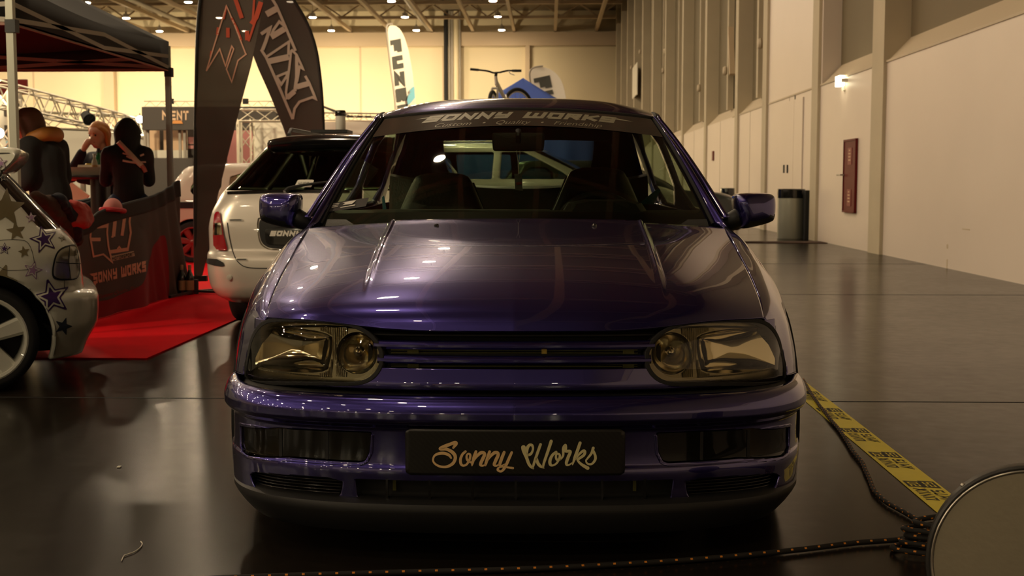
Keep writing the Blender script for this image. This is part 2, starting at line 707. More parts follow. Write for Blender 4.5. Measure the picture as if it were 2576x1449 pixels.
nt.links.new(n2.outputs['Fac'], hf.inputs[0]); nt.links.new(n1.outputs['Fac'], ad.inputs[0]); nt.links.new(hf.outputs[0], ad.inputs[2])
nt.links.new(ad.outputs[0], mp.inputs[0]); nt.links.new(mp.outputs[0], b.inputs['Roughness'])
nt.links.new(ad.outputs[0], cm.inputs[0]); nt.links.new(cm.outputs[2], b.inputs['Base Color'])
b.inputs['IOR'].default_value = 1.17; b.inputs['Specular IOR Level'].default_value = .5
bp = nt.nodes.new('ShaderNodeBump'); bp.inputs['Strength'].default_value = .02; bp.inputs['Distance'].default_value = .01
nt.links.new(n2.outputs['Fac'], bp.inputs['Height']); nt.links.new(bp.outputs['Normal'], b.inputs['Normal'])


def sheer(name, c, thru):
    """woven fabric that lets part of the light through"""
    m = mat(name, c, rough=.85)
    nt = m.node_tree
    t = nt.nodes.new('ShaderNodeBsdfTransparent')
    mx = nt.nodes.new('ShaderNodeMixShader')
    mx.inputs[0].default_value = thru
    nt.links.new(nt.nodes['Principled BSDF'].outputs[0], mx.inputs[1])
    nt.links.new(t.outputs[0], mx.inputs[2])
    nt.links.new(mx.outputs[0], nt.nodes['Material Output'].inputs['Surface'])


sheer('flag_mesh', (.12, .095, .078), .10)
sheer('flag_dark', (.085, .072, .062), .04)
# ================================================================== the blue hatchback in front
CARR = math.atan((1378 - 1317) / FPX)
CO = Vector(((1293 - 1378) / FPX * 3.16, 3.16, 0))
golf = empty('hatchback_car', CO, 'lowered metallic blue hatchback with a dark number plate reading Sonny Works', 'car', rz=CARR)
GM = WM[golf.name]
GI = GM.inverted()
CAML = GI @ CAM


def carpt(px, py, yl):
    d = GI.to_3x3() @ ray(px, py)
    return CAML + d * ((yl - CAML.y) / d.y)


def hit(px, py, fy):
    y = .1
    for _ in range(12):
        p = carpt(px, py, y)
        y = float(fy(abs(p.x), p.z))
    return carpt(px, py, y)


def hitxz(pts, fy, side=-1):
    return [(lambda p: (side * p.x, p.z))(hit(a, b, fy)) for a, b in pts]


def gpart(mb, name, mats, parent=golf, **k):
    return mb.build(name, mats, parent, local=True, **k)


def mirror_mb(a):
    b = MB()
    b.v = [Vector((-v.x, v.y, v.z)) for v in a.v]
    b.f = [tuple(f[::-1]) for f in a.f]
    b.m = list(a.m)
    return b


# --- plan curves of the nose
_hp = pchip([0, .2, .35, .5, .6, .68, .73, .77], [.045, .05, .068, .105, .148, .205, .258, .33])


def yh(x, z):
    return _hp(np.abs(x)) + (np.asarray(z) - .455) * .18 + 8 * np.maximum(0, .478 - np.asarray(z)) ** 2


_bp = cr([(0, 0), (.15, .003), (.3, .012), (.45, .034), (.58, .070), (.68, .118), (.755, .19), (.805, .28), (.832, .38), (.845, .46), (.850, .53)], 16)
_bs = np.concatenate([[0], np.cumsum(np.hypot(*np.diff(_bp, axis=0).T))])
_byx = pchip(_bp[:, 0], _bp[:, 1])


def yb(x, z): return _byx(np.abs(x))


# --- headlamp outline (left lamp in the picture), used for both sides
LAMPPX = [(621, 954), (619, 933), (627, 889), (634, 858), (647, 832), (665, 815), (693, 808), (777, 808), (840, 812), (886, 822), (917, 837), (939, 856),
          (953, 880), (956, 900), (953, 921), (939, 942), (917, 956), (886, 962), (777, 959), (640, 956)]
LAMP = chaikin(hitxz(LAMPPX, yh), 1)

# --- front panel below the bonnet
nx = 301
X, Z = np.meshgrid(np.linspace(-.735, .735, nx), np.linspace(.456, .626, 60))
AX = np.abs(X)
SD = sdp(AX, Z, LAMP)
P = np.stack([X, yh(AX, Z), Z], -1)
F = np.maximum(np.minimum(.513 - Z, -SD - .008), np.minimum(np.minimum(-SD - .008, AX - .69), .622 - Z))
mb = MB().grid(P, F)
gpart(mb, 'front_panel', ['paint_blue', 'interior'], thick=.006)

# --- bonnet
e_v = pchip([0, .3, .6, .9, 1], [.690, .704, .716, .727, .734])
zc_v = pchip([0, .015, .04, .09, .18, .38, .62, .85, .93, 1], [.612, .640, .668, .699, .735, .780, .820, .848, .858, .871])
ze_v = pchip([0, .03, .09, .28, .58, .82, 1], [.627, .644, .668, .714, .770, .814, .844])


def hoodP(u, v, dz=0.):
    """u -1..1 across, v 0..1 front to rear"""
    au = np.abs(u)
    x = e_v(v) * u
    yf = yh(np.abs(e_v(np.zeros_like(v)) * u), np.full_like(u, .613)) - .004
    yr = 1.145 + .035 * au ** 2
    y = yf + (yr - yf) * v
    z = zc_v(v) + (ze_v(v) - zc_v(v)) * au ** 2.6
    z = z + .013 * np.exp(-((au - .78) / .22) ** 2) * np.exp(-v / .10)
    xc = .445 - .03 * (1 - v)
    fade = ss(.06, .42, v)
    ax = np.abs(x)
    z = z + fade * (.008 * (1 - ss(xc - .010, xc + .004, ax)) + .004 * np.exp(-((ax - xc + .010) / .007) ** 2))
    return np.stack([x, y, z + dz], -1)


U, V = np.meshgrid(np.linspace(-1, 1, 321), np.linspace(0, 1, 100) ** 1.7)
# row spacing finer at the nose, column spacing finer near the creases comes from the count
mb = MB().grid(hoodP(U, V))
hood = gpart(mb, 'hood', ['paint_blue', 'interior'], thick=.012, tmat=1, smooth=60)
hood_bvh = mb.bvh()
U, V = np.meshgrid(np.linspace(-1.02, 1.02, 31), np.linspace(0.03, 1, 24))
gpart(MB().grid(hoodP(U, V, -.05)), 'engine_cover', 'interior')
# washer jets
for px in (1098, 1495):
    p = carpt(px, 567, 1.09)
    d = GI.to_3x3() @ ray(px, 569)
    h = hood_bvh.ray_cast(CAML, d.normalized())[0]
    q = MB().lathe([(.0075, -.004), (.0085, .002), (.0075, .006), (.004, .009), (0, .0095)], h, n=14)
    gpart(q, 'washer_jet', 'blackgloss')

# --- grille: dark opening, upper black blade, two painted slats with a small brass clip
zl = lambda py: hit(1293, py, yh).z
mb = MB()
Xg, Zg = np.meshgrid(np.linspace(-.40, .40, 61), np.linspace(.500, .618, 3))
gr = MB().grid(np.stack([Xg, yh(Xg, Zg) + .09, Zg], -1))
gg = gpart(gr, 'grille', 'interior')


def slat(z0, hgt, y0, xm, proud):
    m_ = MB()
    t = np.linspace(0, 1, 11)
    prof = [(-.004, z0 + hgt * .5 + .004), (-.010, z0 + hgt * .5), (-.014 - proud, z0 + hgt * .18), (-.013 - proud, z0 - hgt * .15), (-.006, z0 - hgt * .5), (.012, z0 - hgt * .45), (.03, z0 + hgt * .1), (.012, z0 + hgt * .55), (-.004, z0 + hgt * .5 + .004)]
    xs = np.linspace(-xm, xm, 61)
    Pq = np.zeros((len(prof), 61, 3))
    for j, (o, z) in enumerate(prof):
        Pq[j, :, 0] = xs
        Pq[j, :, 1] = yh(xs, np.full(61, z)) + y0 + o
        Pq[j, :, 2] = z
    return m_.grid(Pq)


gpart(slat(zl(872), .019, .010, .374, .0), 'slat', 'paint_blue', gg)
gpart(slat(zl(909), .019, .010, .364, .0), 'slat', 'paint_blue', gg)
gpart(slat(zl(847), .012, .035, .385, .0), 'slat', 'blackplastic', gg, label='black upper blade of the grille')
rd = MB()
for zz, hh in ((zl(886), .004), (zl(894), .003), (zl(923), .003), (zl(929), .0035)):
    rd.box((0, .115, zz), (.66, .01, hh))
rd.box((-.27, .11, zl(888)), (.03, .02, .014)); rd.box((.305, .11, zl(888)), (.03, .02, .014))
rd.box((-.27, .11, zl(925)), (.03, .02, .014)); rd.box((.305, .11, zl(925)), (.03, .02, .014))
gpart(rd, 'radiator', 'radiator', gg)
p = carpt(1369, 884, .07)
gpart(MB().box(p, (.014, .008, .012)).box(p + Vector((0, -.005, -.003)), (.006, .006, .005)), 'clip', 'brass', gg)
# backing right behind the nose
Xg, Zg = np.meshgrid(np.linspace(-.80, .80, 61), np.linspace(.10, .625, 5))
gpart(MB().grid(np.stack([Xg, yh(np.minimum(np.abs(Xg), .77), Zg) + .14, Zg], -1)), 'nose_backing', 'interior')

# --- headlamps
Xl, Zl = np.meshgrid(np.linspace(.28, .775, 150), np.linspace(.445, .645, 70))
SDl = sdp(Xl, Zl, LAMP)
Yl = yh(Xl, Zl)
# lamp front is slightly crowned
for s in (-1, 1):
    g = MB().grid(np.stack([s * Xl, Yl - .003, Zl], -1), np.minimum(SDl + .010, -SDl + .0005), flip=s < 0)
    gk = gpart(g, 'headlight', ['rubber'], thick=.05, label='headlamp at the left of the picture' if s < 0 else 'headlamp at the right of the picture')
    dome = .006 * ss(0, .05, SDl)
    gpart(MB().grid(np.stack([s * Xl, Yl - .002 - dome, Zl], -1), SDl, flip=s < 0), 'lens', 'glass_lamp', gk)
    # rim inside the lens, then bowls and the ribbed bezel
    Pb = np.stack([s * Xl, Yl + .035, Zl], -1)
    cxr, czr, rr = .424, .5445, .056
    crd = rr - np.hypot(Xl - cxr, Zl - czr)
    OUT = chaikin([(.497, .600), (.715, .606), (.738, .575), (.742, .492), (.735, .482), (.510, .484), (.500, .52), (.492, .56)], 2)
    sdo = sdp(Xl, Zl, OUT)
    bz = gpart(MB().grid(Pb, np.minimum(SDl + .006, np.minimum(-crd, -sdo)), flip=s < 0), 'bezel', 'lamp_bezel', gk)
    ribs = MB()
    for k in range(15):
        x = .455 + k * .0052
        a, c_ = .485, .602
        zz = [q for q in np.linspace(.478, .612, 60) if sdp(x, q, LAMP) > .008 and rr - math.hypot(x - cxr, q - czr) < -.002 and sdp(x, q, OUT) < -.002]
        if len(zz) < 3: continue
        gap = np.diff(zz).max()
        groups = np.split(np.array(zz), np.where(np.diff(zz) > .006)[0] + 1)
        for q in groups:
            if len(q) > 2: ribs.box((s * x, float(yh(x, q.mean())) + .033, q.mean()), (.0028, .006, q[-1] - q[0]))
    for k in range(42):
        x = .50 + k * .0054
        ribs.box((s * x, float(yh(x, .479)) + .030, .4795), (.0025, .006, .004))
    gpart(ribs, 'lens_rib', 'lamp_reflector', gk)
    bowl = MB().lathe([(rr, 0), (rr * .93, .020), (rr * .75, .040), (rr * .48, .054), (rr * .2, .061), (.0, .063)], (s * cxr, float(yh(cxr, czr)) + .036, czr), axis='Y', n=36)
    bo = gpart(bowl, 'reflector', 'lamp_reflector', gk, smooth=80, label='round inner reflector')
    gpart(MB().lathe([(.0, -.01), (.006, -.008), (.008, .0), (.008, .02), (.012, .022), (.012, .04)], (s * cxr, float(yh(cxr, czr)) + .058, czr), axis='Y', n=14), 'bulb', 'chrome', gk)
    ob = MB()
    inflate(ob, OUT, lambda x, z, d: (s * x, float(yh(x, z)) * (1 - d * 6) + float(yh(.62, .545)) * d * 6 + .036 + d, z), [(1, .0), (.93, .018), (.80, .036), (.6, .050), (.35, .058), (.1, .062)], back=False)
    gpart(ob, 'reflector', 'lamp_reflector', gk, smooth=80, label='wide outer reflector')

# --- bumper
offz = pchip([.150, .158, .165, .20, .24, .256, .262, .30, .352, .362, .368, .375, .388, .402, .420, .432, .440, .446],
             [-.045, -.016, -.010, -.008, -.006, -.008, -.012, -.014, -.013, -.008, -.001, .007, .013, .013, .008, .001, -.008, -.030])
zz = np.concatenate([np.linspace(.150, .17, 8), np.linspace(.173, .35, 60), np.linspace(.353, .446, 46)])
s_full = np.concatenate([-_bs[::-1], _bs[1:]])
c_full = np.concatenate([_bp[::-1] * (-1, 1), _bp[1:]])
sq = np.linspace(-_bs[-1], _bs[-1], 421)
bx = np.interp(sq, s_full, c_full[:, 0])
by = np.interp(sq, s_full, c_full[:, 1])
tx, ty = np.gradient(bx), np.gradient(by)
tl = np.hypot(tx, ty)
nxn, nyn = ty / tl, -tx / tl


def bumP(o=0., zs=zz, lip=True):
    Zb = np.repeat(zs[:, None], len(sq), 1)
    # the lower lip narrows towards the corners
    off = offz(Zb) + o
    return np.stack([bx[None] + nxn[None] * off, by[None] + nyn[None] * off, Zb], -1)


FOGPX = [(602, 1077), (700, 1081), (818, 1087), (931, 1091), (927, 1140), (917, 1160), (903, 1164), (729, 1152), (621, 1146), (609, 1137), (603, 1124)]
FOG = np.array(hitxz(FOGPX, yb))
LOWPX = [(622, 1186), (700, 1194), (862, 1203), (859, 1240), (847, 1258), (826, 1262), (740, 1252), (651, 1242), (636, 1228)]
LOW = chaikin(hitxz(LOWPX, yb), 1)
MIDR = hitxz([(896, 1206), (897, 1250), (908, 1266), (980, 1273), (1100, 1277)], yb)
zt, zb = MIDR[0][1], hit(1293, 1279, yb).z
MID = [(-.42, zt), (.42, zt)] + [(x, z) for x, z in MIDR[1:]] + [(0, zb)] + [(-x, z) for x, z in MIDR[:0:-1]]
PLATE = (hit(1020, 1140, yb).x, hit(1572, 1140, yb).x, hit(1293, 1196, yb).z, hit(1293, 1080, yb).z)
Pb = bumP()
Xb, Zb = Pb[..., 0], Pb[..., 2]
AXb = np.abs(Xb)
arch = np.hypot(Pb[..., 1] - .80, Zb - .285) - .335
sdF, sdL, sdM = sdp(AXb, Zb, FOG), sdp(AXb, Zb, LOW), sdp(Xb, Zb, MID)
Fb = np.minimum(np.minimum(-sdF - .003, -sdL), np.minimum(-sdM, arch))
bump = gpart(MB().grid(Pb, Fb), 'bumper', ['paint_blue', 'interior'], thick=.008)
# lips round the openings
Pr = bumP(.003)
for s in (-1, 1):
    gpart(MB().grid(Pr, np.minimum(np.minimum(np.minimum(-sdF - .002, sdF + .010), FOG[:, 1].max() - .004 - Zb), s * Xb)), 'lamp_rim', 'paint_blue', bump, thick=.01)
zl_ = np.array([.172, .166, .160, .152, .140, .120, .100, .088, .084, .090])
ol_ = np.array([-.020, -.002, .010, .013, .012, .006, -.004, -.014, -.034, -.070])
kk = np.abs(sq) / _bs[-1]
Pl_ = np.zeros((10, len(sq), 3))
for q in range(10):
    o_ = ol_[q] - (.022 + .050 * (.172 - zl_[q]) / .088) * ss(.35, .95, kk)
    Pl_[q, :, 0] = bx + nxn * o_
    Pl_[q, :, 1] = by + nyn * o_
    Pl_[q, :, 2] = zl_[q]
gpart(MB().grid(Pl_, np.minimum(.90 - kk, 1)[None].repeat(10, 0)), 'bumper_lip', 'blackplastic', bump, thick=.006)
gpart(MB().grid(bumP(-.045), arch), 'bumper_insert', 'interior', bump)
# smoked lamp units: indicator outside, two blanks inside
xd1, xd2 = -hit(701, 1115, yb).x, -hit(819, 1120, yb).x
for s in (-1, 1):
    side = s * Xb
    lo = MB().grid(bumP(-.005), np.minimum(np.minimum(sdF - .001, side), xd1 - .003 - AXb))
    lu = gpart(lo, 'bumper_lamp', 'smoked', bump)
    gpart(MB().grid(bumP(-.004), np.minimum(np.minimum(sdF - .001, side), AXb - xd1 - .003)), 'indicator_lens', 'glass_smoke', lu)
    for xd in (xd1, xd2):
        gpart(MB().grid(bumP(-.0035), np.minimum(np.minimum(sdF, side), np.minimum(xd + .0045 - AXb, AXb - xd + .0045))), 'divider', 'rubber', lu)
    am = MB().grid(bumP(-.032), np.minimum(np.minimum(sdF, side), AXb - xd1))
    gpart(am, 'indicator_back', 'lamp_bezel', lu)
    q = carpt(685 if s < 0 else 1920, 1107, .24)
    gpart(MB().lathe([(0, -.016), (.007, -.012), (.009, -.004), (.009, .006), (.006, .012)], (s * abs(q.x), q.y - .01, q.z), axis='Y', n=14), 'indicator_bulb', 'amber', lu)
    lg = MB()
    for k in range(7):
        z0 = LOW[:, 1].max() - .004 - k * .0085
        lg.grid(bumP(-.016, np.array([z0 - .0012, z0 + .0012])), np.minimum(sdp(AXb[:2], np.full((2, len(sq)), z0), LOW), side[:2]))
    gpart(lg, 'lower_grille', 'blackgloss', bump, thick=.01)
mg = MB()
for k in range(-3, 4):
    x = k * .113 + .005
    mg.box((x, float(yb(x, 0)) + .012, (zt + zb) / 2), (.006, .012, zt - zb + .01))
mg.box((0, .085, zt - .019), (.60, .012, .004))
gpart(mg, 'air_intake', 'blackgloss', bump)
br = MB()
for x in (-.318, .320):
    br.box((x, .06, zt - .020), (.009, .006, .034))
br.box((.05, .075, zt - .0175), (.56, .006, .0035))
gpart(br, 'radiator_edge', 'radiator', bump)
# centre recess with the number plate
x0, x1, z0, z1 = PLATE
plate = MB()
pt = [(x0, z0), (x1, z0), (x1, z1), (x0, z1)]
pt = [(x, z) for x, z in chaikin([(x0, z0), (x0 + .02, z0), (x1 - .02, z0), (x1, z0), (x1, z0 + .02), (x1, z1 - .02), (x1, z1), (x1 - .02, z1), (x0 + .02, z1), (x0, z1), (x0, z1 - .02), (x0, z0 + .02)], 2)]


def plate_y(x): return float(_byx(abs(x))) - .004


Xp, Zp = np.meshgrid(np.linspace(x0 - .002, x1 + .002, 41), np.linspace(z0 - .002, z1 + .002, 15))
Pp = np.stack([Xp, _byx(np.abs(Xp)) - .006, Zp], -1)
npl = gpart(MB().grid(Pp, sdp(Xp, Zp, pt)), 'number_plate', 'carbon', thick=.012)
m = MATS['carbon']; nt = m.node_tree
tc = nt.nodes.new('ShaderNodeTexCoord'); wv = nt.nodes.new('ShaderNodeTexWave'); wv.inputs['Scale'].default_value = 42; wv.bands_direction = 'DIAGONAL'
mx = nt.nodes.new('ShaderNodeMix'); mx.data_type = 'RGBA'; mx.inputs[6].default_value = (.006, .005, .004, 1); mx.inputs[7].default_value = (.012, .011, .008, 1)
nt.links.new(tc.outputs['Object'], wv.inputs['Vector']); nt.links.new(wv.outputs['Fac'], mx.inputs[0]); nt.links.new(mx.outputs[2], nt.nodes['Principled BSDF'].inputs['Base Color'])
SCRIPT = [
    ([(432, 352), (468, 300), (455, 283), (400, 300), (330, 328), (262, 358), (265, 372), (340, 372), (410, 405), (452, 450), (458, 500), (425, 565), (345, 608), (255, 606), (185, 570), (158, 520), (180, 460), (240, 432), (310, 428), (375, 452), (402, 490)],
     [34, 54, 58, 50, 56, 50, 44, 48, 54, 54, 50, 48, 42, 36, 32, 30, 34, 46, 48, 44, 30]),
    ([(596, 402), (556, 440), (530, 505), (535, 565), (565, 592), (615, 572), (655, 500), (660, 445), (632, 432), (612, 465), (622, 515), (665, 545)], [40, 40, 44, 44, 34, 34, 36, 36, 30, 34, 38, 34]),
    ([(738, 402), (715, 470), (690, 560), (684, 596)], [44, 50, 40, 12]),
    ([(700, 540), (745, 470), (800, 420), (845, 418), (852, 450), (815, 530), (800, 578), (830, 592), (868, 575)], [20, 40, 52, 48, 52, 52, 46, 30, 24]),
    ([(922, 402), (900, 470), (872, 560), (866, 590)], [44, 50, 44, 24]),
    ([(882, 540), (930, 468), (985, 418), (1028, 416), (1036, 450), (1000, 530), (984, 578), (1014, 592), (1052, 572)], [20, 40, 52, 48, 52, 52, 46, 30, 24]),
    ([(1118, 410), (1090, 480), (1062, 560), (1062, 588), (1090, 590), (1128, 565)], [46, 50, 48, 34, 24, 14]),
    ([(1220, 412), (1185, 490), (1145, 580), (1110, 640), (1072, 668), (1034, 648), (1042, 620), (1085, 606), (1150, 612), (1236, 622)], [40, 46, 46, 42, 34, 40, 30, 24, 28, 36]),
    ([(1378, 345), (1388, 395), (1420, 480), (1448, 560), (1480, 605), (1512, 630)], [74, 66, 52, 48, 44, 22]),
    ([(1420, 430), (1432, 350), (1462, 312), (1496, 318), (1506, 370), (1480, 430), (1440, 448)], [40, 50, 44, 40, 34, 40, 40]),
    ([(1504, 625), (1520, 560), (1560, 440), (1608, 305)], [24, 40, 44, 44]),
    ([(1556, 500), (1575, 560), (1610, 600), (1655, 625)], [40, 50, 44, 14]),
    ([(1642, 615), (1655, 550), (1700, 420), (1752, 262)], [30, 40, 46, 50]),
    ([(1818, 408), (1768, 450), (1736, 520), (1740, 575), (1775, 588), (1828, 555), (1866, 480), (1862, 440), (1830, 432), (1815, 470), (1830, 512), (1876, 510)], [42, 44, 50, 46, 30, 32, 38, 34, 30, 34, 36, 26]),
    ([(1876, 510), (1912, 455), (1915, 360), (1942, 318), (1950, 350), (1948, 395), (2010, 402), (1985, 470), (1958, 545), (1962, 582), (1992, 582), (2035, 556)], [26, 36, 42, 44, 40, 46, 44, 50, 48, 36, 26, 22]),
    ([(2142, 288), (2110, 380), (2070, 490), (2040, 580)], [48, 50, 48, 18]),
    ([(2085, 505), (2130, 440), (2185, 395), (2208, 410), (2190, 455), (2120, 505), (2115, 530), (2165, 580), (2245, 628)], [20, 34, 44, 44, 44, 40, 34, 44, 56]),
    ([(2320, 358), (2295, 430), (2240, 500), (2222, 530), (2245, 570), (2300, 572), (2344, 520), (2348, 465), (2322, 400)], [46, 40, 30, 26, 30, 34, 42, 42, 40]),
]
let = MB()
lv = {}


def plate3(q, lift):
    c = carpt(1060 + q[0] / 5.3667, 1060 + q[1] / 5.3667, 0.0)
    return (c.x, float(_byx(abs(c.x))) - .006 - lift, c.z)


let2 = MB()
for i, (pts, ws) in enumerate(SCRIPT):
    q = cr([(a, b_, w) for (a, b_), w in zip(pts, ws)], 5)
    vs, fs = ribbon(q[:, :2], list(q[:, 2] * .86))
    tgt = let if i < 8 else let2
    tgt.add([plate3(v, .0014) for v in vs], fs)
    for k in (0, -1):
        c_, r = q[k, :2], q[k, 2] * .43
        ring = [plate3(c_ + r * np.array((math.cos(a), math.sin(a))), .0014) for a in np.linspace(0, 2 * math.pi, 14, endpoint=False)]
        tgt.add(ring, [tuple(range(14))])
gpart(let, 'lettering', 'goldletter', npl, smooth=None, label='gold script word Sonny')
gpart(let2, 'lettering', 'palegold', npl, smooth=None, label='pale gold script word Works')

# --- roof profile
hw = pchip([0, .12, .4, .8, 1], [.578, .592, .604, .598, .575])
zr = pchip([0, .03, .08, .2, .42, .68, .9, 1], [1.298, 1.321, 1.343, 1.368, 1.389, 1.388, 1.366, 1.335])
zs = pchip([0, .03, .1, .3, .6, 1], [1.272, 1.284, 1.298, 1.318, 1.322, 1.292])

# --- fenders and sides
SECY = [.26, .33, .42, .55, .80, 1.12, 1.32, 1.6, 3.3, 3.7, 3.95]
SECS = [
    [(.690, .632), (.70, .622), (.708, .605), (.716, .575), (.722, .545), (.727, .50), (.731, .452)],
    [(.702, .657), (.722, .647), (.740, .62), (.754, .575), (.763, .535), (.770, .49), (.776, .452)],
    [(.706, .687), (.737, .675), (.769, .64), (.792, .59), (.806, .54), (.816, .49), (.822, .45)],
    [(.711, .722), (.750, .708), (.788, .667), (.817, .61), (.834, .55), (.844, .49), (.847, .38)],
    [(.720, .772), (.765, .759), (.811, .715), (.841, .665), (.855, .61), (.859, .5), (.857, .25)],
    [(.731, .837), (.768, .822), (.806, .78), (.834, .72), (.850, .64), (.854, .5), (.852, .2)],
    [(.742, .852), (.774, .836), (.806, .79), (.832, .72), (.846, .64), (.851, .5), (.849, .2)],
    [(.765, .872), (.782, .855), (.806, .80), (.828, .72), (.843, .64), (.848, .5), (.846, .2)],
    [(.755, .89), (.777, .87), (.803, .81), (.828, .72), (.845, .64), (.852, .5), (.848, .2)],
    [(.70, .90), (.73, .88), (.76, .82), (.785, .72), (.805, .62), (.81, .5), (.80, .25)],
    [(.58, .90), (.60, .88), (.63, .82), (.66, .72), (.68, .62), (.69, .5), (.68, .25)]]
secf = pchip(SECY, SECS)


def sideP(ys, nt_=8):
    rows = []
    for y in ys:
        c = cr(secf(np.array([y]))[0], nt_)
        rows.append([(x, y, z) for x, z in c])
    return np.array(rows)


for s in (-1, 1):
    Pf = sideP(np.linspace(.26, 1.318, 110)) * (s, 1, 1)
    ar = np.hypot(Pf[..., 1] - .80, Pf[..., 2] - .285) - .335
    lampcut = np.where(Pf[..., 1] < .45, -sdp(np.abs(Pf[..., 0]), Pf[..., 2], LAMP) - .009, 1)
    behind = np.where((Pf[..., 1] < .53), Pf[..., 2] - .425, 1)
    fd = gpart(MB().grid(Pf, np.minimum(np.minimum(ar, lampcut), behind), flip=s < 0), 'fender', ['paint_blue', 'interior'], thick=.008, tmat=1)
    # wheel house behind the arch
    Pw = []
    for a in np.linspace(-.15, math.pi + .15, 30):
        Pw.append([(s * x, .80 + .345 * math.cos(a), .285 + .345 * math.sin(a)) for x in (.845, .60)])
    gpart(MB().grid(np.array(Pw)), 'wheel_arch_liner', 'interior', fd)
    Pd = sideP(np.linspace(1.324, 3.95, 150)) * (s, 1, 1)
    ar = np.hypot(Pd[..., 1] - 3.275, Pd[..., 2] - .285) - .335
    sp = gpart(MB().grid(Pd, ar, flip=s < 0), 'side_panel', ['paint_blue', 'interior'], thick=.01, tmat=1)
    # greenhouse with window openings
    wv_ = np.linspace(0, 1, 40)
    Ya = np.array([np.linspace(1.37 + .70 * w, 3.74 - .24 * w, 110) for w in wv_])
    Wq = np.repeat(wv_[:, None], 110, 1)
    Pg = np.stack([s * (.762 - .150 * Wq - .030 * Wq ** 3), Ya, .872 + (zs((Ya - 2.06) / 1.44) - .872 - .004) * Wq], -1)
    w1 = chaikin([(1.55, .05), (2.46, .05), (2.50, .90), (2.13, .90)], 1)
    w2 = chaikin([(2.58, .05), (3.50, .08), (3.36, .88), (2.61, .90)], 1)
    so = np.maximum(sdp(Ya, Wq, w1), sdp(Ya, Wq, w2))
    gh = gpart(MB().grid(Pg, -so, flip=s > 0), 'window_pillars', ['paint_blue', 'interior'], thick=.02, tmat=1)
    gpart(MB().grid(Pg * (.995, 1, 1), so + .005, flip=s > 0), 'side_window', 'glass_side', gh)

# --- windscreen
def screenP(u, v, lift=0.):
    a2 = u * u
    bot = np.stack([.725 * u, 1.40 - .22 * (1 - a2), .849 + .012 * (1 - a2)], -1)
    top = np.stack([.568 * u, 2.05 - .13 * (1 - a2), 1.272 + .030 * (1 - a2)], -1)
    P = bot + (top - bot) * v[..., None]
    bulge = (.022 * 4 * v * (1 - v))[..., None]
    return P + bulge * np.array((0, -.5, .86)) + lift * np.array((0, -.5, .86))


U, V = np.meshgrid(np.linspace(-1, 1, 61), np.linspace(-.02, 1, 41))
ws = gpart(MB().grid(screenP(U, V)), 'windshield', 'glass_front')
ws_bvh = MB().grid(screenP(U, V)).bvh()
# black edge gasket
ed = MB()
lp = [screenP(np.array(-1.), np.array(t)) for t in np.linspace(0, 1, 20)] + [screenP(np.array(t), np.array(1.)) for t in np.linspace(-.95, .95, 30)] + [screenP(np.array(1.), np.array(t)) for t in np.linspace(1, 0, 20)]
ed.tube([Vector(p) for p in lp], .009, n=8)
gpart(ed, 'gasket', 'rubber', ws)
band = MB().grid(screenP(U, V, -.004), np.maximum(np.maximum(.085 - V, np.abs(U) - .968), np.where(V > .9, V - .985, -1)))
gpart(band, 'black_border', 'blackplastic', ws)
U2, V2 = np.meshgrid(np.linspace(-.975, .975, 61), np.linspace(.6, .985, 41))
strip = gpart(MB().grid(screenP(U2, V2, .002), V2 - (.805 - .045 * U2 ** 2)), 'sun_strip', 'vinylgrey', ws)
# sun strip lettering, traced to its place on the glass
lt = MB()
st_, L = strokes('SONNY WORKS', 1., 1.05, .15, .31, shear=.42)


def strip3(u, v):  # u 0..1 along, v 0..1 up  -> screen
    uu = -.665 + 1.33 * u
    return Vector(screenP(np.array(uu), np.array(.888 - .030 * uu * uu + .075 * v), .0030))


for vs, fs in st_:
    lt.add([strip3(v[0] / L, v[1]) for v in vs], fs)
# swooshes at both ends
lt.add([strip3(-.045, .72), strip3(.075, 1.0), strip3(.075, .7)], [(0, 1, 2)])
lt.add([strip3(1.115, .60), strip3(.985, 1.02), strip3(1.0, .62)], [(0, 1, 2)])
gpart(lt, 'lettering', 'vinyltext', strip)
lt = MB()
vs, fs = bfont('Custom   \u2022   Quality   \u2022   Friendship', 1., .45, -.01)
xm = max(v[0] for v in vs)
lt.add([strip3(.07 + .86 * v[0] / xm, -.88 + v[1] * .80) for v in vs], fs)
gpart(lt, 'lettering', 'vinyltext', strip, label='slanted tagline Custom Quality Friendship')
# sticker low on the passenger side of the glass


def onscreen(px, py, lift):
    d = (GI.to_3x3() @ ray(px, py)).normalized()
    h = ws_bvh.ray_cast(CAML, d)
    return h[0] - d * lift


stk = MB().add([onscreen(a, b_, .003) for a, b_ in ((825, 533), (920, 519), (928, 497), (838, 510))], [(0, 1, 2, 3)])
sk = gpart(stk, 'sticker', 'carbon', ws)
mk = MB()
for y0, x0_ in ((512, 842), (516, 840), (520, 838)):
    mk.add([onscreen(x0_ - 3, y0 + 2, .005), onscreen(x0_ - 1, y0 + 2, .005), onscreen(x0_ - 1, y0 + .2, .005), onscreen(x0_ - 3, y0 + .2, .005)], [(0, 1, 2, 3)])
    mk.add([onscreen(x0_, y0 + 1.6, .005), onscreen(x0_ + 12, y0 - .2, .005), onscreen(x0_ + 12, y0 - 1.2, .005), onscreen(x0_, y0 + .4, .005)], [(0, 1, 2, 3)])
for a in [[(861, 509.5), (880, 506), (896, 503.5), (890, 509), (884, 513)], [(862, 515.5), (868, 511), (890, 509.2), (884, 513.4)], [(855, 521.5), (894, 514), (892, 517), (857, 522.5)]]:
    mk.add([onscreen(x, y, .005) for x, y in a], [tuple(range(len(a)))])
gpart(mk, 'sticker_print', 'white', sk)

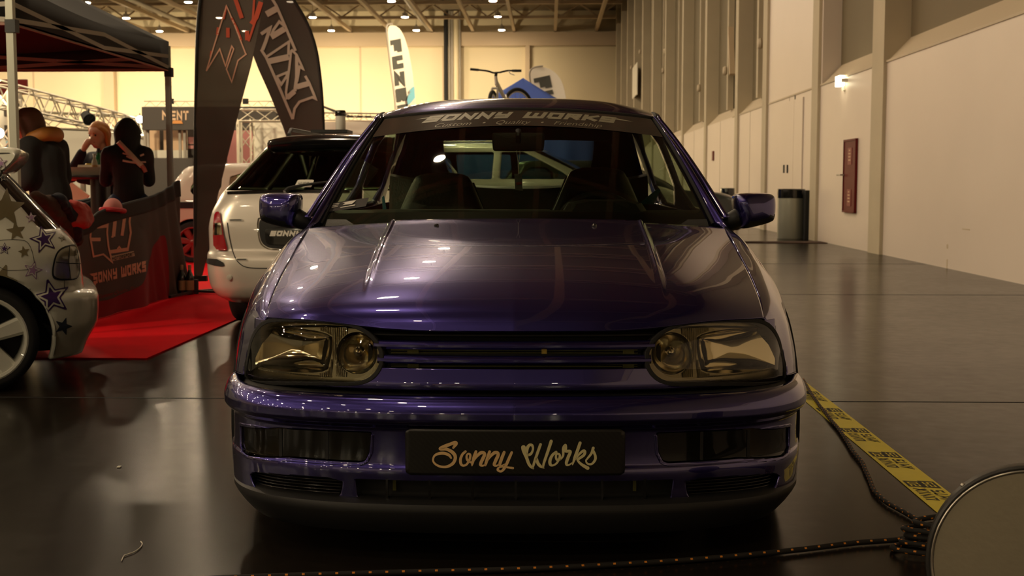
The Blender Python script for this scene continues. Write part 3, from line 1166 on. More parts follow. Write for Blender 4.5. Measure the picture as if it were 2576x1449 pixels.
# A pillars
for s in (-1, 1):
    rows = []
    for t in np.linspace(-.02, 1.0, 40):
        G = Vector(screenP(np.array(1. * s), np.array(t), .004))
        O = Vector((s * (.770 - .186 * t - .006 * math.sin(t * math.pi)), 1.345 + .735 * t, .838 + .430 * t + .020 * math.sin(t * math.pi)))
        O2 = O + Vector((-s * .004, .07, -.004))
        Mid = (G * .45 + O * .55) + Vector((s * .007, -.014, .010)) * (1 - .7 * max(0, t - .6) / .4)
        Q1 = G * .85 + O * .15 + Vector((s * .001, -.012, .008))
        rows.append([G, Q1, Mid, O + Vector((0, -.004, .002)), O + Vector((s * .002, .02, 0)), O2])
    rows = np.array([[tuple(p) for p in cr(r, 4)] for r in rows])
    gpart(MB().grid(rows, flip=s < 0), 'windshield_pillar', ['paint_blue', 'interior'], thick=.012, tmat=1, smooth=60)

# --- roof
U, V = np.meshgrid(np.linspace(-1, 1, 71), np.linspace(0, 1, 60) ** 1.4)
yroof = (1.925 + .135 * U ** 2) * (1 - V) + (3.55 - .05 * U ** 2) * V
Pr = np.stack([hw(V) * U, yroof, zr(V) + (zs(V) - zr(V)) * np.abs(U) ** 3.6], -1)
roof = gpart(MB().grid(Pr), 'roof', ['paint_blue', 'interior'], thick=.03, tmat=1)
for s in (-1, 1):
    dr = MB().tube([Vector((s * float(hw(v)) + s * .002, float(2.06 * (1 - v) + 3.5 * v), float(zs(v)) - .002)) for v in np.linspace(0, 1, 30)], .008, n=8)
    gpart(dr, 'roof_gutter', 'rubber', roof)

# --- tail with the rear window
U, V = np.meshgrid(np.linspace(-1, 1, 71), np.linspace(0, 1, 50))
Pt = np.stack([(.735 - .155 * V) * U, 3.90 - .38 * V - .16 * np.abs(U) ** 5, .885 + .43 * V + .0 * U], -1)
RW = chaikin([(-.57, .975), (-.55, .965), (.55, .965), (.57, .975), (.562, 1.02), (.515, 1.23), (.47, 1.254), (-.47, 1.254), (-.515, 1.23), (-.562, 1.02)], 1)
sd_ = sdp(Pt[..., 0], Pt[..., 2], RW)
tg = gpart(MB().grid(Pt, -sd_, flip=True), 'tailgate', ['paint_blue', 'interior'], thick=.03, tmat=1)
gpart(MB().grid(Pt, sd_ + .005, flip=True), 'rear_window', 'glass_side', tg)
U, V = np.meshgrid(np.linspace(-1, 1, 41), np.linspace(0, 1, 20))
gpart(MB().grid(np.stack([(.70 + .03 * V) * U, 4.0 - .10 * V - .12 * np.abs(U) ** 5, .25 + .64 * V], -1), flip=True), 'rear_panel', ['paint_blue', 'interior'], thick=.02)

# --- floor pan, dashboard, cabin
gpart(MB().box((0, 2.1, .19), (1.5, 3.4, .04)).box((0, 1.2, .55), (1.36, .03, .45)), 'floor_pan', 'interior')
prof = [(1.24, .60), (1.24, .845), (1.42, .868), (1.56, .893), (1.66, .897), (1.73, .885), (1.78, .84), (1.80, .70), (1.80, .55)]
dsh = MB()
Pq = np.array([[(x, y - .10 * (abs(x) / .7) ** 2 * (0 if y > 1.5 else -1), z) for x in np.linspace(-.70, .70, 21)] for y, z in cr(prof, 3)])
dsh.grid(Pq)
# instrument hood
inflate(dsh, [(.17, .88), (.20, .925), (.26, .938), (.42, .938), (.48, .925), (.51, .88)], lambda x, z, d: (x, 1.72 - d, z), [(1, 0), (1, .12), (.8, .17)])
da = gpart(dsh, 'dashboard', 'dash')
gpart(MB().tube([(x, 1.755, .893) for x in np.linspace(-.66, .13, 20)], .006, n=6), 'dash_trim', 'tag_grey', da)
sw = MB()
cx_, cy_, cz_ = .335, 1.93, .785
tilt = Matrix.Rotation(R_(-24), 4, 'X')
ring = [Vector((cx_, cy_, cz_)) + tilt @ Vector((.185 * math.cos(a), 0, .185 * math.sin(a))) for a in np.linspace(0, 2 * math.pi, 48, endpoint=False)]
sw.tube(ring, .015, n=10, closed=True)
for a in (200, 340, 90 + 180):
    sw.bar(Vector((cx_, cy_, cz_)), Vector((cx_, cy_, cz_)) + tilt @ Vector((.18 * math.cos(R_(a)), 0, .18 * math.sin(R_(a)))), .03, .02)
sw.lathe([(0, -.03), (.06, -.025), (.07, 0), (.05, .03), (0, .04)], (cx_, cy_, cz_), axis='Y', n=20)
gpart(sw, 'steering_wheel', 'leather')


def seat(xc, yc, ztop):
    o = chaikin([(-.105, ztop), (.105, ztop), (.135, ztop - .05), (.195, ztop - .19), (.235, ztop - .26), (.25, ztop - .42), (.25, ztop - .70), (-.25, ztop - .70), (-.25, ztop - .42), (-.235, ztop - .26), (-.195, ztop - .19), (-.135, ztop - .05)], 2)
    b_ = MB()
    inflate(b_, o, lambda x, z, d: (xc + x, yc + .32 * (z - ztop + .7) * .6 + d, z), [(.92, .09), (1, .07), (1, -.01), (.94, -.04), (.80, -.055), (.5, -.045)])
    so_ = gpart(b_, 'front_seat', 'leather', smooth=50)
    c_ = MB()
    inflate(c_, chaikin([(-.25, yc - .5), (.25, yc - .5), (.25, yc + .05), (-.25, yc + .05)], 2), lambda x, y, d: (xc + x, y, ztop - .72 + d), [(1, -.2), (1, 0), (.9, .05), (.6, .04)])
    gpart(c_, 'seat_cushion', 'leather', so_)
    for sx in (-1, 1):
        gpart(MB().tube(cr([(xc + sx * .135, yc + .18, ztop - .045), (xc + sx * .195, yc + .13, ztop - .19), (xc + sx * .238, yc + .10, ztop - .27)], 6), .005, n=6), 'piping', 'tag_grey', so_)


seat(-.335, 2.18, 1.048)
seat(.350, 2.18, 1.072)
rs = MB()
xs = np.linspace(-.66, .66, 45)
top = lambda x: .985 + .055 * (abs(x) / .6) ** 2
Pq = np.zeros((7, 45, 3))
for j, (dy, dz) in enumerate(((-.22, -.5), (-.06, -.25), (-.03, -.06), (0, -.012), (.05, 0), (.11, -.015), (.14, -.4))):
    Pq[j, :, 0] = xs
    Pq[j, :, 1] = 3.18 + dy
    Pq[j, :, 2] = [top(x) + dz for x in xs]
gpart(rs.grid(Pq), 'rear_seat', 'leather')
# belts
sb = MB()
p = [carpt(1606, 514, 2.35), carpt(1645, 514, 2.35), carpt(1662, 478, 2.45), carpt(1655, 474, 2.45)]
sb.prism([(0, 0), (1, 0), (1, 1), (0, 1)], lambda q: p[int(q[0] + 2 * q[1] if q[1] == 0 else 3 - q[0])], lambda q: p[int(q[0] + 2 * q[1] if q[1] == 0 else 3 - q[0])] + Vector((0, .01, 0)))
gpart(sb, 'seat_belt', 'teal')
p = [carpt(963, 532, 2.35), carpt(973, 532, 2.35), carpt(966, 492, 2.45), carpt(961, 496, 2.45)]
sb = MB().add(p + [q + Vector((0, .01, 0)) for q in p], [(0, 1, 2, 3), (7, 6, 5, 4), (0, 4, 5, 1), (1, 5, 6, 2), (2, 6, 7, 3), (3, 7, 4, 0)])
gpart(sb, 'seat_belt', 'teal')
# inside mirror
mc = carpt(1304, 357, 1.74)
mw = (carpt(1370, 357, 1.74) - carpt(1237, 357, 1.74)).x
mh = (carpt(1304, 334, 1.74) - carpt(1304, 381, 1.74)).z
im = MB()
inflate(im, chaikin([(-.5, .42), (-.47, .5), (.47, .5), (.5, .42), (.485, -.42), (.44, -.5), (-.44, -.5), (-.485, -.42)], 1), lambda x, y, d: (mc.x + x * mw, mc.y + d, mc.z + y * mh), [(.97, .02), (1, .01), (1, -.008), (.93, -.016), (.8, -.019), (.4, -.021)])
rm = gpart(im, 'rear_view_mirror', 'dash')
gpart(MB().tube([mc + Vector((0, -.012, .0)), mc + Vector((0, -.022, .022)), mc + Vector((0, -.004, .045))], [.014, .010, .012], n=10), 'mirror_stalk', 'blackplastic', rm)

# --- door mirrors
MIR = [(1850, 492), (1868, 486), (1935, 485), (1956, 491), (1960, 508), (1958, 548), (1950, 561), (1880, 577), (1866, 575), (1852, 532)]
MIRL = chaikin([(lambda p: (p.x, p.z))(carpt(a, b_, 1.42)) for a, b_ in MIR], 2)
zsplit = lambda x: float(np.interp(x, [MIRL[:, 0].min(), MIRL[:, 0].max()], [.868, .905]))
MIRC = [(1872, 570), (1890, 556), (1925, 546), (1957, 541)]
for s in (-1, 1):
    mm = MB()
    inflate(mm, MIRL, lambda x, z, d: (s * x, 1.42 + d + .25 * max(0, x - .80), z), [(.93, .10), (1, .09), (1, .035), (.985, .012), (.94, -.006), (.84, -.020), (.62, -.032), (.3, -.037)])
    cl = [carpt(a, b_, 1.42) for a, b_ in MIRC]
    for i, f in enumerate(mm.f):
        c_ = sum((mm.v[k] for k in f), Vector()) / len(f)
        zcut = np.interp(abs(c_.x), [q.x for q in cl], [q.z for q in cl])
        if c_.z < zcut: mm.m[i] = 1
    if s < 0: mm.f = [f[::-1] for f in mm.f]
    wm = gpart(mm, 'wing_mirror', ['paint_blue', 'blackplastic'], smooth=50)
    a_ = MB()
    q0 = carpt(1862, 545, 1.45)
    a_.tube([Vector((s * (q0.x + .03), 1.47, q0.z + .01)), Vector((s * (q0.x + .0), 1.46, q0.z)), Vector((s * (q0.x - .03), 1.45, q0.z - .015)), Vector((s * (q0.x - .055), 1.46, q0.z - .025))], [.030, .036, .034, .030], n=14)
    gpart(a_, 'mirror_arm', 'blackplastic', wm)

# --- wheels
def wheel_parts(c, r, w, parent, s, rimmat='alloy', local=True, axis='X', spokes=5, r_rim=None):
    rr = r_rim or r * .72
    ty = MB().lathe([(rr, -w / 2), (rr + .02, -w / 2 - .004), (r - .02, -w / 2), (r - .004, -w / 2 + .02), (r, -w / 4), (r, w / 4), (r - .004, w / 2 - .02), (r - .02, w / 2), (rr + .02, w / 2 + .004), (rr, w / 2)], c, axis=axis, n=40)
    wo = ty.build('wheel', 'tyre', parent, local=local)
    rm_ = MB()
    d = w / 2 * s
    rm_.lathe([(rr + .004, d), (rr - .004, d + .004 * s), (rr - .016, d), (rr - .022, d - .03 * s), (rr - .03, d - .10 * s), (rr - .03, -d)], c, axis=axis, n=40)
    rm_.lathe([(0, d - .005 * s), (.035, d - .005 * s), (.05, d - .015 * s), (.05, d - .06 * s)], c, axis=axis, n=20)
    ax = {'X': Vector((1, 0, 0)), 'Y': Vector((0, 1, 0))}[axis]
    for k in range(spokes):
        a = 2 * math.pi * k / spokes + .3
        e = Vector((0, math.cos(a), math.sin(a))) if axis == 'X' else Vector((math.cos(a), 0, math.sin(a)))
        t_ = ax.cross(e)
        cc = Vector(c) + ax * (d - .02 * s)
        A, B = cc + e * .03, cc + e * (rr - .016)
        q = [A + t_ * .03, A - t_ * .03, B - t_ * .045, B + t_ * .045]
        bk = [p - ax * .05 * s for p in q]
        q2 = [p + ax * .012 * s for p in (A + t_ * .018, A - t_ * .018, B - t_ * .030, B + t_ * .030)]
        rm_.add(q2 + q + bk, [(0, 1, 2, 3), (0, 4, 5, 1), (1, 5, 6, 2), (2, 6, 7, 3), (3, 7, 4, 0), (4, 8, 9, 5), (6, 10, 11, 7), (8, 11, 10, 9), (5, 9, 10, 6), (7, 11, 8, 4)])
    rm_.build('rim', rimmat, wo, local=local)
    MB().lathe([(0, -w / 2 * s * .2), (rr - .03, -w / 2 * s * .2), (rr - .03, -w / 2 * s * .3), (0, -w / 2 * s * .3)], c, axis=axis, n=24).build('brake_disc', 'interior', wo, local=local)
    return wo


for s in (-1, 1):
    for y in (.80, 3.275):
        wheel_parts((s * .735, y, .285), .285, .19, golf, s)

# air freshener hanging from the inside mirror
fz = carpt(1304, 458, 1.735)
fw = GM @ fz
fr = empty('air_freshener', fw - Vector((0, 0, .035)), 'grey paper air freshener card on a string below the mirror', 'air freshener', rz=CARR)
p = [GM @ carpt(a, b_, 1.735) for a, b_ in ((1296, 478), (1315, 480), (1313, 437), (1294, 437))]
card = MB().add(p + [q + Vector((0, .003, 0)) for q in p], [(0, 1, 2, 3), (7, 6, 5, 4), (0, 4, 5, 1), (1, 5, 6, 2), (2, 6, 7, 3), (3, 7, 4, 0)])
card.build('card', 'tag_grey', fr, smooth=None)
p = [GM @ carpt(a, b_, 1.733) for a, b_ in ((1299, 465), (1313, 464), (1312, 457), (1298, 459))]
MB().add(p + [q + Vector((0, .001, 0)) for q in p], [(0, 1, 2, 3), (7, 6, 5, 4)]).build('card_band', 'tag_red', fr, smooth=None)
sg = MB()
sg.tube([GM @ carpt(a, b_, 1.725) for a, b_ in ((1298, 355), (1300, 385), (1303, 408), (1304, 438))], .0011, n=6)
sg.tube([GM @ carpt(a, b_, 1.725) for a, b_ in ((1307, 355), (1308, 385), (1305, 408), (1304, 438))], .0011, n=6)
sg.build('string', 'white', fr)
# ================================================================== the exhibition hall
WX, YB = 4.73, 90.0
HT, PT = 13.4, 2.70


def struct(mb, name, mats, smooth=None, **k):
    return tag(recentre(mb.build(name, mats, None, smooth=smooth, **k)), kind='structure')


struct(MB().box((-28, 29, -.05), (76, 124, .10)), 'floor', 'floor')
# saw cuts in the slab
def joint(name, a, b, w=.010):
    return struct(MB().bar((a[0], a[1], .0006), (b[0], b[1], .0006), w, .0016), name, 'rubber')


p = atZ(2300, 1011)
joint('trim_1', (-30, p.y), (WX, p.y))
p0, p1 = atZ(2040, 1125), atZ(2330, 1449)
dq = (p1 - p0).normalized()

p = atZ(2400, 742)
joint('trim_3', (-30, p.y), (WX, p.y))
joint('trim_4', (-30, 15.5), (WX, 15.5))

# right wall: white boards below, sloping ledge, rough recess above
wr = MB()
wr.box((WX + .15, 30, PT / 2), (.30, 124, PT))
struct(wr, 'wall_right', 'panel_white')
lg = MB()
for (a, b) in ((-32, 21.6), (27.1, YB)):
    y0, y1 = a, b
    lg.add([(WX, y0, PT), (WX, y1, PT), (WX + .32, y1, PT + .33), (WX + .32, y0, PT + .33), (WX + .32, y1, PT), (WX + .32, y0, PT)], [(0, 1, 2, 3), (1, 0, 5, 4), (2, 1, 4), (0, 3, 5), (3, 2, 4, 5)])
struct(lg, 'wall_right_ledge', 'ledge')
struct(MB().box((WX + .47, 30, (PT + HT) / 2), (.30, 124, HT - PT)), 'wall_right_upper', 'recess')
struct(MB().box((WX + .17, 24.35, (PT + HT) / 2), (.335, 5.4, HT - PT)), 'wall_right_full_height_panel', 'panel_white')
COLS = [5.5, 11.4, 17.85, 22.0, 27.1, 31.1, 37.2, 43.6, 50, 56, 62, 68, 74, 80, 86]
for y in COLS:
    if y in (5.5, 11.4): continue
    wd = .62 if y < 20 else (.5 if y < 30 else .45)
    c = MB().box((WX + .15, y, HT / 2), (.40, wd, HT))
    struct(c, 'wall_column', 'concrete_col')
# intermediate posts in the recess
for y in (29.2, 34.0, 40.2, 46.8, 53, 59, 65, 71, 77, 83):
    struct(MB().box((WX + .22, y, (PT + HT) / 2 + .15), (.16, .22, HT - PT - .3)), 'wall_post', 'concrete_col')
# board seams
for y in (24.5, 29.2, 34.2, 40.3):
    struct(MB().box((WX - .001, y, PT / 2), (.006, .012, PT)), 'trim_5', 'recess')
# horizontal rail on the near boards
struct(MB().box((WX - .004, 8, PT + .0), (.02, 48, .03)), 'trim_6', 'ledge')
# brackets and pipe elbows high up on the posts
for (px, py) in ((1912, 110), (1824, 178), (1758, 222), (1672, 130), (1668, 178), (1610, 130), (1588, 170)):
    yy = 4.73 * FPX / (px - 1378)
    q = atX(px, py, WX + .02)
    struct(MB().lathe([(0, -.06), (.10, -.05), (.13, 0), (.10, .05), (0, .06)], q, axis='X', n=14), 'wall_bracket', 'ledge', smooth=40)
# diagonal brace
a, b = atX(1838, 70, WX + .1), atX(1846, 185, WX + .1)
struct(MB().bar(a, b + Vector((0, .3, 0)), .14, .14), 'wall_brace', 'steel_cream')
# white notice high on the wall
q0, q1 = atX(1590, 250, WX - .06), atX(1604, 155, WX - .06)
tag(recentre(MB().box((WX - .05, (q0.y + q1.y) / 2, (q0.z + q1.z) / 2), (.04, abs(q0.y - q1.y) * .9, abs(q1.z - q0.z))).build('wall_board', 'booth_white', None, smooth=None)),
    'tall white board fixed high between the posts of the right wall', 'board')

# far wall
struct(MB().box((-28, YB + .2, 7), (76, .4, 14)), 'wall_back', 'panel_far')
for x in np.arange(-60, 4, 6.0):
    struct(MB().box((x - 1.6, YB - .02, 5.6), (.10, .06, 11.2)), 'trim_7', 'steel_cream')
q = atY(1327, 200, YB)
struct(MB().box((q.x, YB - .2, 5.6), (.32, .4, 11.2)), 'wall_post', 'steel_cream')
struct(MB().box((-28, YB - .25, 11.35), (66, .5, .95)), 'wall_back_beam', 'steel_cream')
for k, (px, w_) in enumerate(((1122, .26), (1131, .12), (1138, .16), (1148, .34), (1157, .12))):
    q = atY(px, 200, YB - .6)
    struct(MB().tube([(q.x, YB - .6, 0), (q.x, YB - .6, 13.3)], w_ / 2 + .02, n=10), 'wall_pipe', ['rubber', 'pipe_grey', 'pipe_grey', 'panel_far', 'pipe_grey'][k], smooth=40)
for px in (270, 285):
    q = atY(px, 250, YB - .3)
struct(MB().box((atY(277, 250, YB - .3).x, YB - .3, 5.6), (.75, .5, 11.2)), 'wall_column', 'steel_cream')
# left and camera-side walls
struct(MB().box((-62, 29, 7), (.4, 124, 14)), 'wall_left', 'panel_far')
struct(MB().box((-28, -31, 7), (76, .4, 14)), 'wall_front', 'recess')

# roof deck, girders across, purlins along
struct(MB().box((-28, 29, HT + .15), (76, 124, .3)), 'ceiling', 'deck')
for k, y in enumerate(np.arange(-24, 90, 6.8)):
    g = MB()
    x0, x1 = -60., 4.6
    g.box(((x0 + x1) / 2, y, 12.25), (x1 - x0, .26, .20))
    g.box(((x0 + x1) / 2, y, 13.2), (x1 - x0, .22, .16))
    n = 26
    for i in range(n):
        xa = x0 + (x1 - x0) * i / n
        xb = x0 + (x1 - x0) * (i + 1) / n
        xm = (xa + xb) / 2
        g.bar((xa, y, 13.15), (xm, y, 12.3), .10, .10)
        g.bar((xm, y, 12.3), (xb, y, 13.15), .10, .10)
    struct(g, 'ceiling_girder', 'steel_cream')
for x in np.arange(-58.5, 4.6, 2.95):
    struct(MB().box((x, 29, 12.02), (.20, 122, .26)), 'ceiling_purlin', 'steel_cream')
for x in (-8.5, -25, -42):
    struct(MB().tube([(x, -28, 12.0), (x, 89, 12.0)], .16, n=10), 'ceiling_duct', 'pipe_grey', smooth=40)

# high-bay lamps
proto = None
for x in (-3.2, -9.1, -15, -21, -27, -33, -39, -45):
    for y in np.arange(-22.7, 88, 6.8):
        if y < -10 and x > -6: continue
        if proto is None:
            proto = empty('ceiling_lamp', (x, y, 11.55), 'round warm high bay lamp hanging under the hall roof', 'lamp', 'high bay lamps under the roof')
            MB().lathe([(0, .42), (.05, .42), (.06, .30), (.17, .26), (.19, .08), (.24, .0), (.22, .0)], (x, y, 11.55), n=20).build('housing', 'pipe_grey', proto)
            MB().lathe([(.22, .012), (.18, -.02), (0, -.03)], (x, y, 11.55), n=20).build('diffuser', 'lamp_glow', proto)
            MB().tube([(x, y, 11.95), (x, y, 12.5)], .015, n=6).build('suspension_rod', 'pipe_grey', proto)
        else:
            c = copy_tree(proto)
            c.location = (x, y, 11.55)
            if x > -16 and y < 18:   # near lamps dimmed on purpose to darken the near right wall
                for ch in c.children:
                    if ch.name.startswith('diffuser'):
                        ch.data = ch.data.copy(); ch.data.materials[0] = MATS['lamp_glow_low']

# red cabinet door in the white boards
ya, yb_ = 4.73 * FPX / (2118 - 1378), 4.73 * FPX / (2147 - 1378)
zt_ = atX(2132, 354, WX).z
zb_ = atX(2132, 532, WX).z
ym = (ya + yb_) / 2
t = empty('cabinet_door', (WX - .02, ym, zb_), 'narrow dark red hydrant cabinet door with two notices on white wall', 'cabinet door')
MB().box((WX - .01, ym, (zt_ + zb_) / 2), (.04, ya - yb_, zt_ - zb_)).build('door_leaf', 'door_red', t, smooth=None)
fr_ = MB()
for dy in (-.5, .5): fr_.box((WX - .012, ym + dy * (ya - yb_), (zt_ + zb_) / 2), (.06, .03, zt_ - zb_ + .03))
for z in (zt_, zb_): fr_.box((WX - .012, ym, z), (.06, ya - yb_ + .03, .03))
fr_.build('frame', 'door_red', t, smooth=None)
hd = MB().tube([(WX - .03, ya - .06, (zt_ + zb_) / 2 + .02), (WX - .09, ya - .06, (zt_ + zb_) / 2 + .02), (WX - .09, ya + .20, (zt_ + zb_) / 2 + .02)], .012, n=8)
hd.build('handle', 'steel', t)
for z in (zt_ - .25, zb_ + .22):
    MB().box((WX - .034, ym - .02, z), (.006, .24, .26)).build('notice', 'label_red', t, smooth=None)
    n_ = MB()
    for k in range(4): n_.box((WX - .039, ym - .02, z + .09 - k * .05), (.004, .12 if k else .06, .018))
    n_.build('notice_mark', 'booth_peach', t, smooth=None)
# emergency light
q = atX(2126, 204, WX)
t = empty('emergency_light', (WX, q.y, q.z - .1), 'small glowing emergency light on the white wall above the red door', 'lamp')
MB().box((WX - .045, q.y, q.z), (.10, .34, .06)).box((WX - .015, q.y, q.z - .09), (.04, .12, .12)).build('housing', 'booth_white', t, smooth=None)
MB().box((WX - .08, q.y + .01, q.z + .0), (.08, .30, .16)).build('diffuser', 'exit_glow', t, smooth=None)
# small red sign and double door
q = atX(1795, 392, WX)
single(MB().box((WX - .015, q.y, q.z), (.03, .28, .27)), 'wall_sign', 'door_red', 'tiny red square sign on the white boards far along the wall', 'sign', smooth=None)
yd = 4.73 * FPX / (1985 - 1378)
struct(MB().box((WX - .012, yd + .42, 1.3), (.02, 1.25, 2.6)).box((WX - .012, yd - .62, 1.3), (.02, .80, 2.6)), 'door_1', 'panel_white')
struct(MB().box((WX - .006, yd - .215, 1.6), (.012, .035, 2.2)), 'door_gap', 'rubber')
for py, px in ((425, 1972), (425, 1981)):
    q = atX(px, py, WX - .03)
    tag(recentre(MB().box(q, (.03, .035, .16)).build('door_handle', 'rubber', None, smooth=None)), kind='structure')
# stains low on the boards
for px, py, w_, h_ in ((2383, 620, .05, .05), (2382, 665, .03, .12), (2430, 577, .25, .012)):
    q = atX(px, py, WX - .002)
    struct(MB().box(q, (.003, w_, h_)), 'wall_stain', 'ledge')


# litter bins
def litter_bin(px0, px1, d, top, body, label, slim):
    c = atZ((px0 + px1) / 2, 462 + FPX / d)
    r = (px1 - px0) / 2 * d / FPX
    t = empty('litter_bin', (c.x, c.y, 0), label, 'bin', 'litter bins by the wall')
    MB().lathe([(0, .0), (r * .98, .0), (r, .02), (r, .74)], c, n=32).build('body', body, t)
    MB().lathe([(r * 1.03, .74), (r * 1.04, .76), (r * 1.04, .895), (r, .905), (r * .8, .905), (r * .78, .86), (0, .86)], c, n=32).build('lid', 'blackgloss', t)
    return t


litter_bin(1955, 2022, 22.5, 475, 'bin_body', 'pale grey cylindrical litter bin with black top against the white wall', 0)
litter_bin(1812, 1846, 26.5, 473, 'bin_amber', 'amber cylindrical litter bin with black top behind the hatchback mirror', 0)
q = atZ(2028, 600)
single(MB().box((WX - .06, 22.4, .44), (.10, .22, .88)), 'wall_box', 'rubber', 'slim dark upright box against the wall beside the grey litter bin', 'box', smooth=None)
# dark mat on the floor
q = atZ(1980, 609)
single(MB().box((3.2, 21.1, .006), (3.0, .55, .012)), 'floor_mat', 'jacket_brown', 'dark brown strip of matting on the floor by the bins', 'mat', smooth=None)
# ================================================================== the other cars
def ring(W, y0, y1, r, ns, nl, na, bs=.0, br=.0):
    """rounded rectangle seen from above, starting at the rear left corner; returns points and segment ids"""
    r = min(r, W * .98, (y1 - y0) * .45)
    pts, seg = [], []
    for i in range(ns):      # left side, front to rear
        t = i / ns
        pts.append((-W, y1 - r + (y0 - y1 + 2 * r) * t)); seg.append(0)
    for i in range(na):      # rear left arc
        a = math.pi + (math.pi / 2) * i / na
        pts.append((-W + r + r * math.cos(a), y0 + r + r * math.sin(a))); seg.append(1)
    for i in range(nl):      # rear
        t = i / nl
        pts.append((-W + r + (2 * W - 2 * r) * t, y0)); seg.append(2)
    for i in range(na):
        a = 1.5 * math.pi + (math.pi / 2) * i / na
        pts.append((W - r + r * math.cos(a), y0 + r + r * math.sin(a))); seg.append(3)
    for i in range(ns):
        t = i / ns
        pts.append((W, y0 + r + (y1 - y0 - 2 * r) * t)); seg.append(4)
    for i in range(na):
        a = (math.pi / 2) * i / na
        pts.append((W - r + r * math.cos(a), y1 - r + r * math.sin(a))); seg.append(5)
    for i in range(nl):
        t = i / nl
        pts.append((W - r - (2 * W - 2 * r) * t, y1)); seg.append(6)
    for i in range(na):
        a = math.pi / 2 + (math.pi / 2) * i / na
        pts.append((-W + r + r * math.cos(a), y1 - r + r * math.sin(a))); seg.append(7)
    P = np.array(pts)
    m, h = (y0 + y1) / 2, (y1 - y0) / 2
    P[:, 1] += np.where(P[:, 1] < m, 1, -1) * -0.0
    out = P.copy()
    out[:, 1] -= np.where(P[:, 1] < m, br, -br) * (1 - (P[:, 0] / W) ** 2) * (np.abs(P[:, 1] - m) / h) ** 4
    out[:, 0] += np.sign(P[:, 0]) * bs * (1 - ((P[:, 1] - m) / h) ** 2) * (np.abs(P[:, 0]) / W) ** 4
    return out, np.array(seg)


def ring_car(root, M, lv, side_glass=(), rear_glass=(), front_glass=(), paint='silver', glass='glass_dark', arches=(), nz=90, ns=70, nl=40, na=10, br=.03, bs=.02):
    """lv: rows (z, half width, rear y, front y, corner radius). M: local -> world"""
    L = pchip([r[0] for r in lv], [r[1:] for r in lv])
    zq = np.linspace(lv[0][0], lv[-1][0], nz)
    rows, S = [], None
    for z in zq:
        W, a, b, r = L(np.array([z]))[0]
        p, seg = ring(W, a, b, r, ns, nl, na, bs, br)
        rows.append(np.column_stack([p, np.full(len(p), z)]))
        S = seg
    zt = lv[-1][0]
    W, a, b, r = lv[-1][1:]
    for k in (.85, .6, .3, .05):
        p, seg = ring(W, a, b, r, ns, nl, na, bs, br)
        c = np.array(((0, (a + b) / 2)))
        q = c + (p - c) * k
        rows.append(np.column_stack([q, np.full(len(p), zt + .022 * (1 - k * k))]))
    P = np.array(rows)
    P = np.concatenate([P, P[:, :1]], 1)
    seg = np.concatenate([S, S[:1]])[None].repeat(len(P), 0)
    X, Y, Z = P[..., 0], P[..., 1], P[..., 2]
    G = np.full(X.shape, -.2)
    for poly in side_glass:
        G = np.where(np.isin(seg, (0, 4)), np.maximum(G, sdp(Y, Z, poly)), G)
    for poly in rear_glass:
        G = np.where(np.isin(seg, (1, 2, 3)), np.maximum(G, sdp(X, Z, poly)), G)
    for poly in front_glass:
        G = np.where(np.isin(seg, (5, 6, 7)), np.maximum(G, sdp(X, Z, poly)), G)
    G[nz:] = -.2
    A = np.full(X.shape, 1.)
    for (yc, zc, rr) in arches:
        A = np.where(np.isin(seg, (0, 1, 3, 4, 5, 7)) , np.minimum(A, np.hypot(Y - yc, Z - zc) - rr), A)
    R3 = np.array(M.to_3x3()); T3 = np.array(M.translation)
    Pw = P @ R3.T + T3
    mb = MB().grid(Pw, np.minimum(-G, A))
    body = mb.build('body', [paint, 'interior'], root, thick=.02, smooth=50)
    body.modifiers['thickness'].material_offset = 1
    if glass:
        MB().grid(Pw, G).build('windows', glass, root)
    # dark wheel houses and floor
    fl = MB()
    W0 = lv[0][1] - .12
    a0, b0 = lv[0][2] + .25, lv[0][3] - .25
    fl.prism([(-W0, a0), (W0, a0), (W0, b0), (-W0, b0)], lambda p: M @ Vector((p[0], p[1], lv[0][0] + .02)), lambda p: M @ Vector((p[0], p[1], lv[0][0] + .06)))
    fl.build('floor_pan', 'interior', root, smooth=None)
    for (yc, zc, rr) in arches:
        for s in (-1, 1):
            w_ = lv[1][1]
            Pl = np.array([[tuple(M @ Vector((s * x, yc + (rr + .01) * math.cos(a), zc + (rr + .01) * math.sin(a)))) for x in (w_ - .01, w_ - .30)] for a in np.linspace(-.3, math.pi + .3, 24)])
            lin_ = MB().grid(Pl)
            lin_.add([M @ Vector((s * (w_ - .30), yc + (rr + .02) * math.cos(a), zc + (rr + .02) * math.sin(a))) for a in np.linspace(-.3, math.pi + .3, 24)], [tuple(range(24))])
            lin_.build('wheel_arch_liner', 'interior', root)
    return body, MB().grid(Pw, A).bvh()


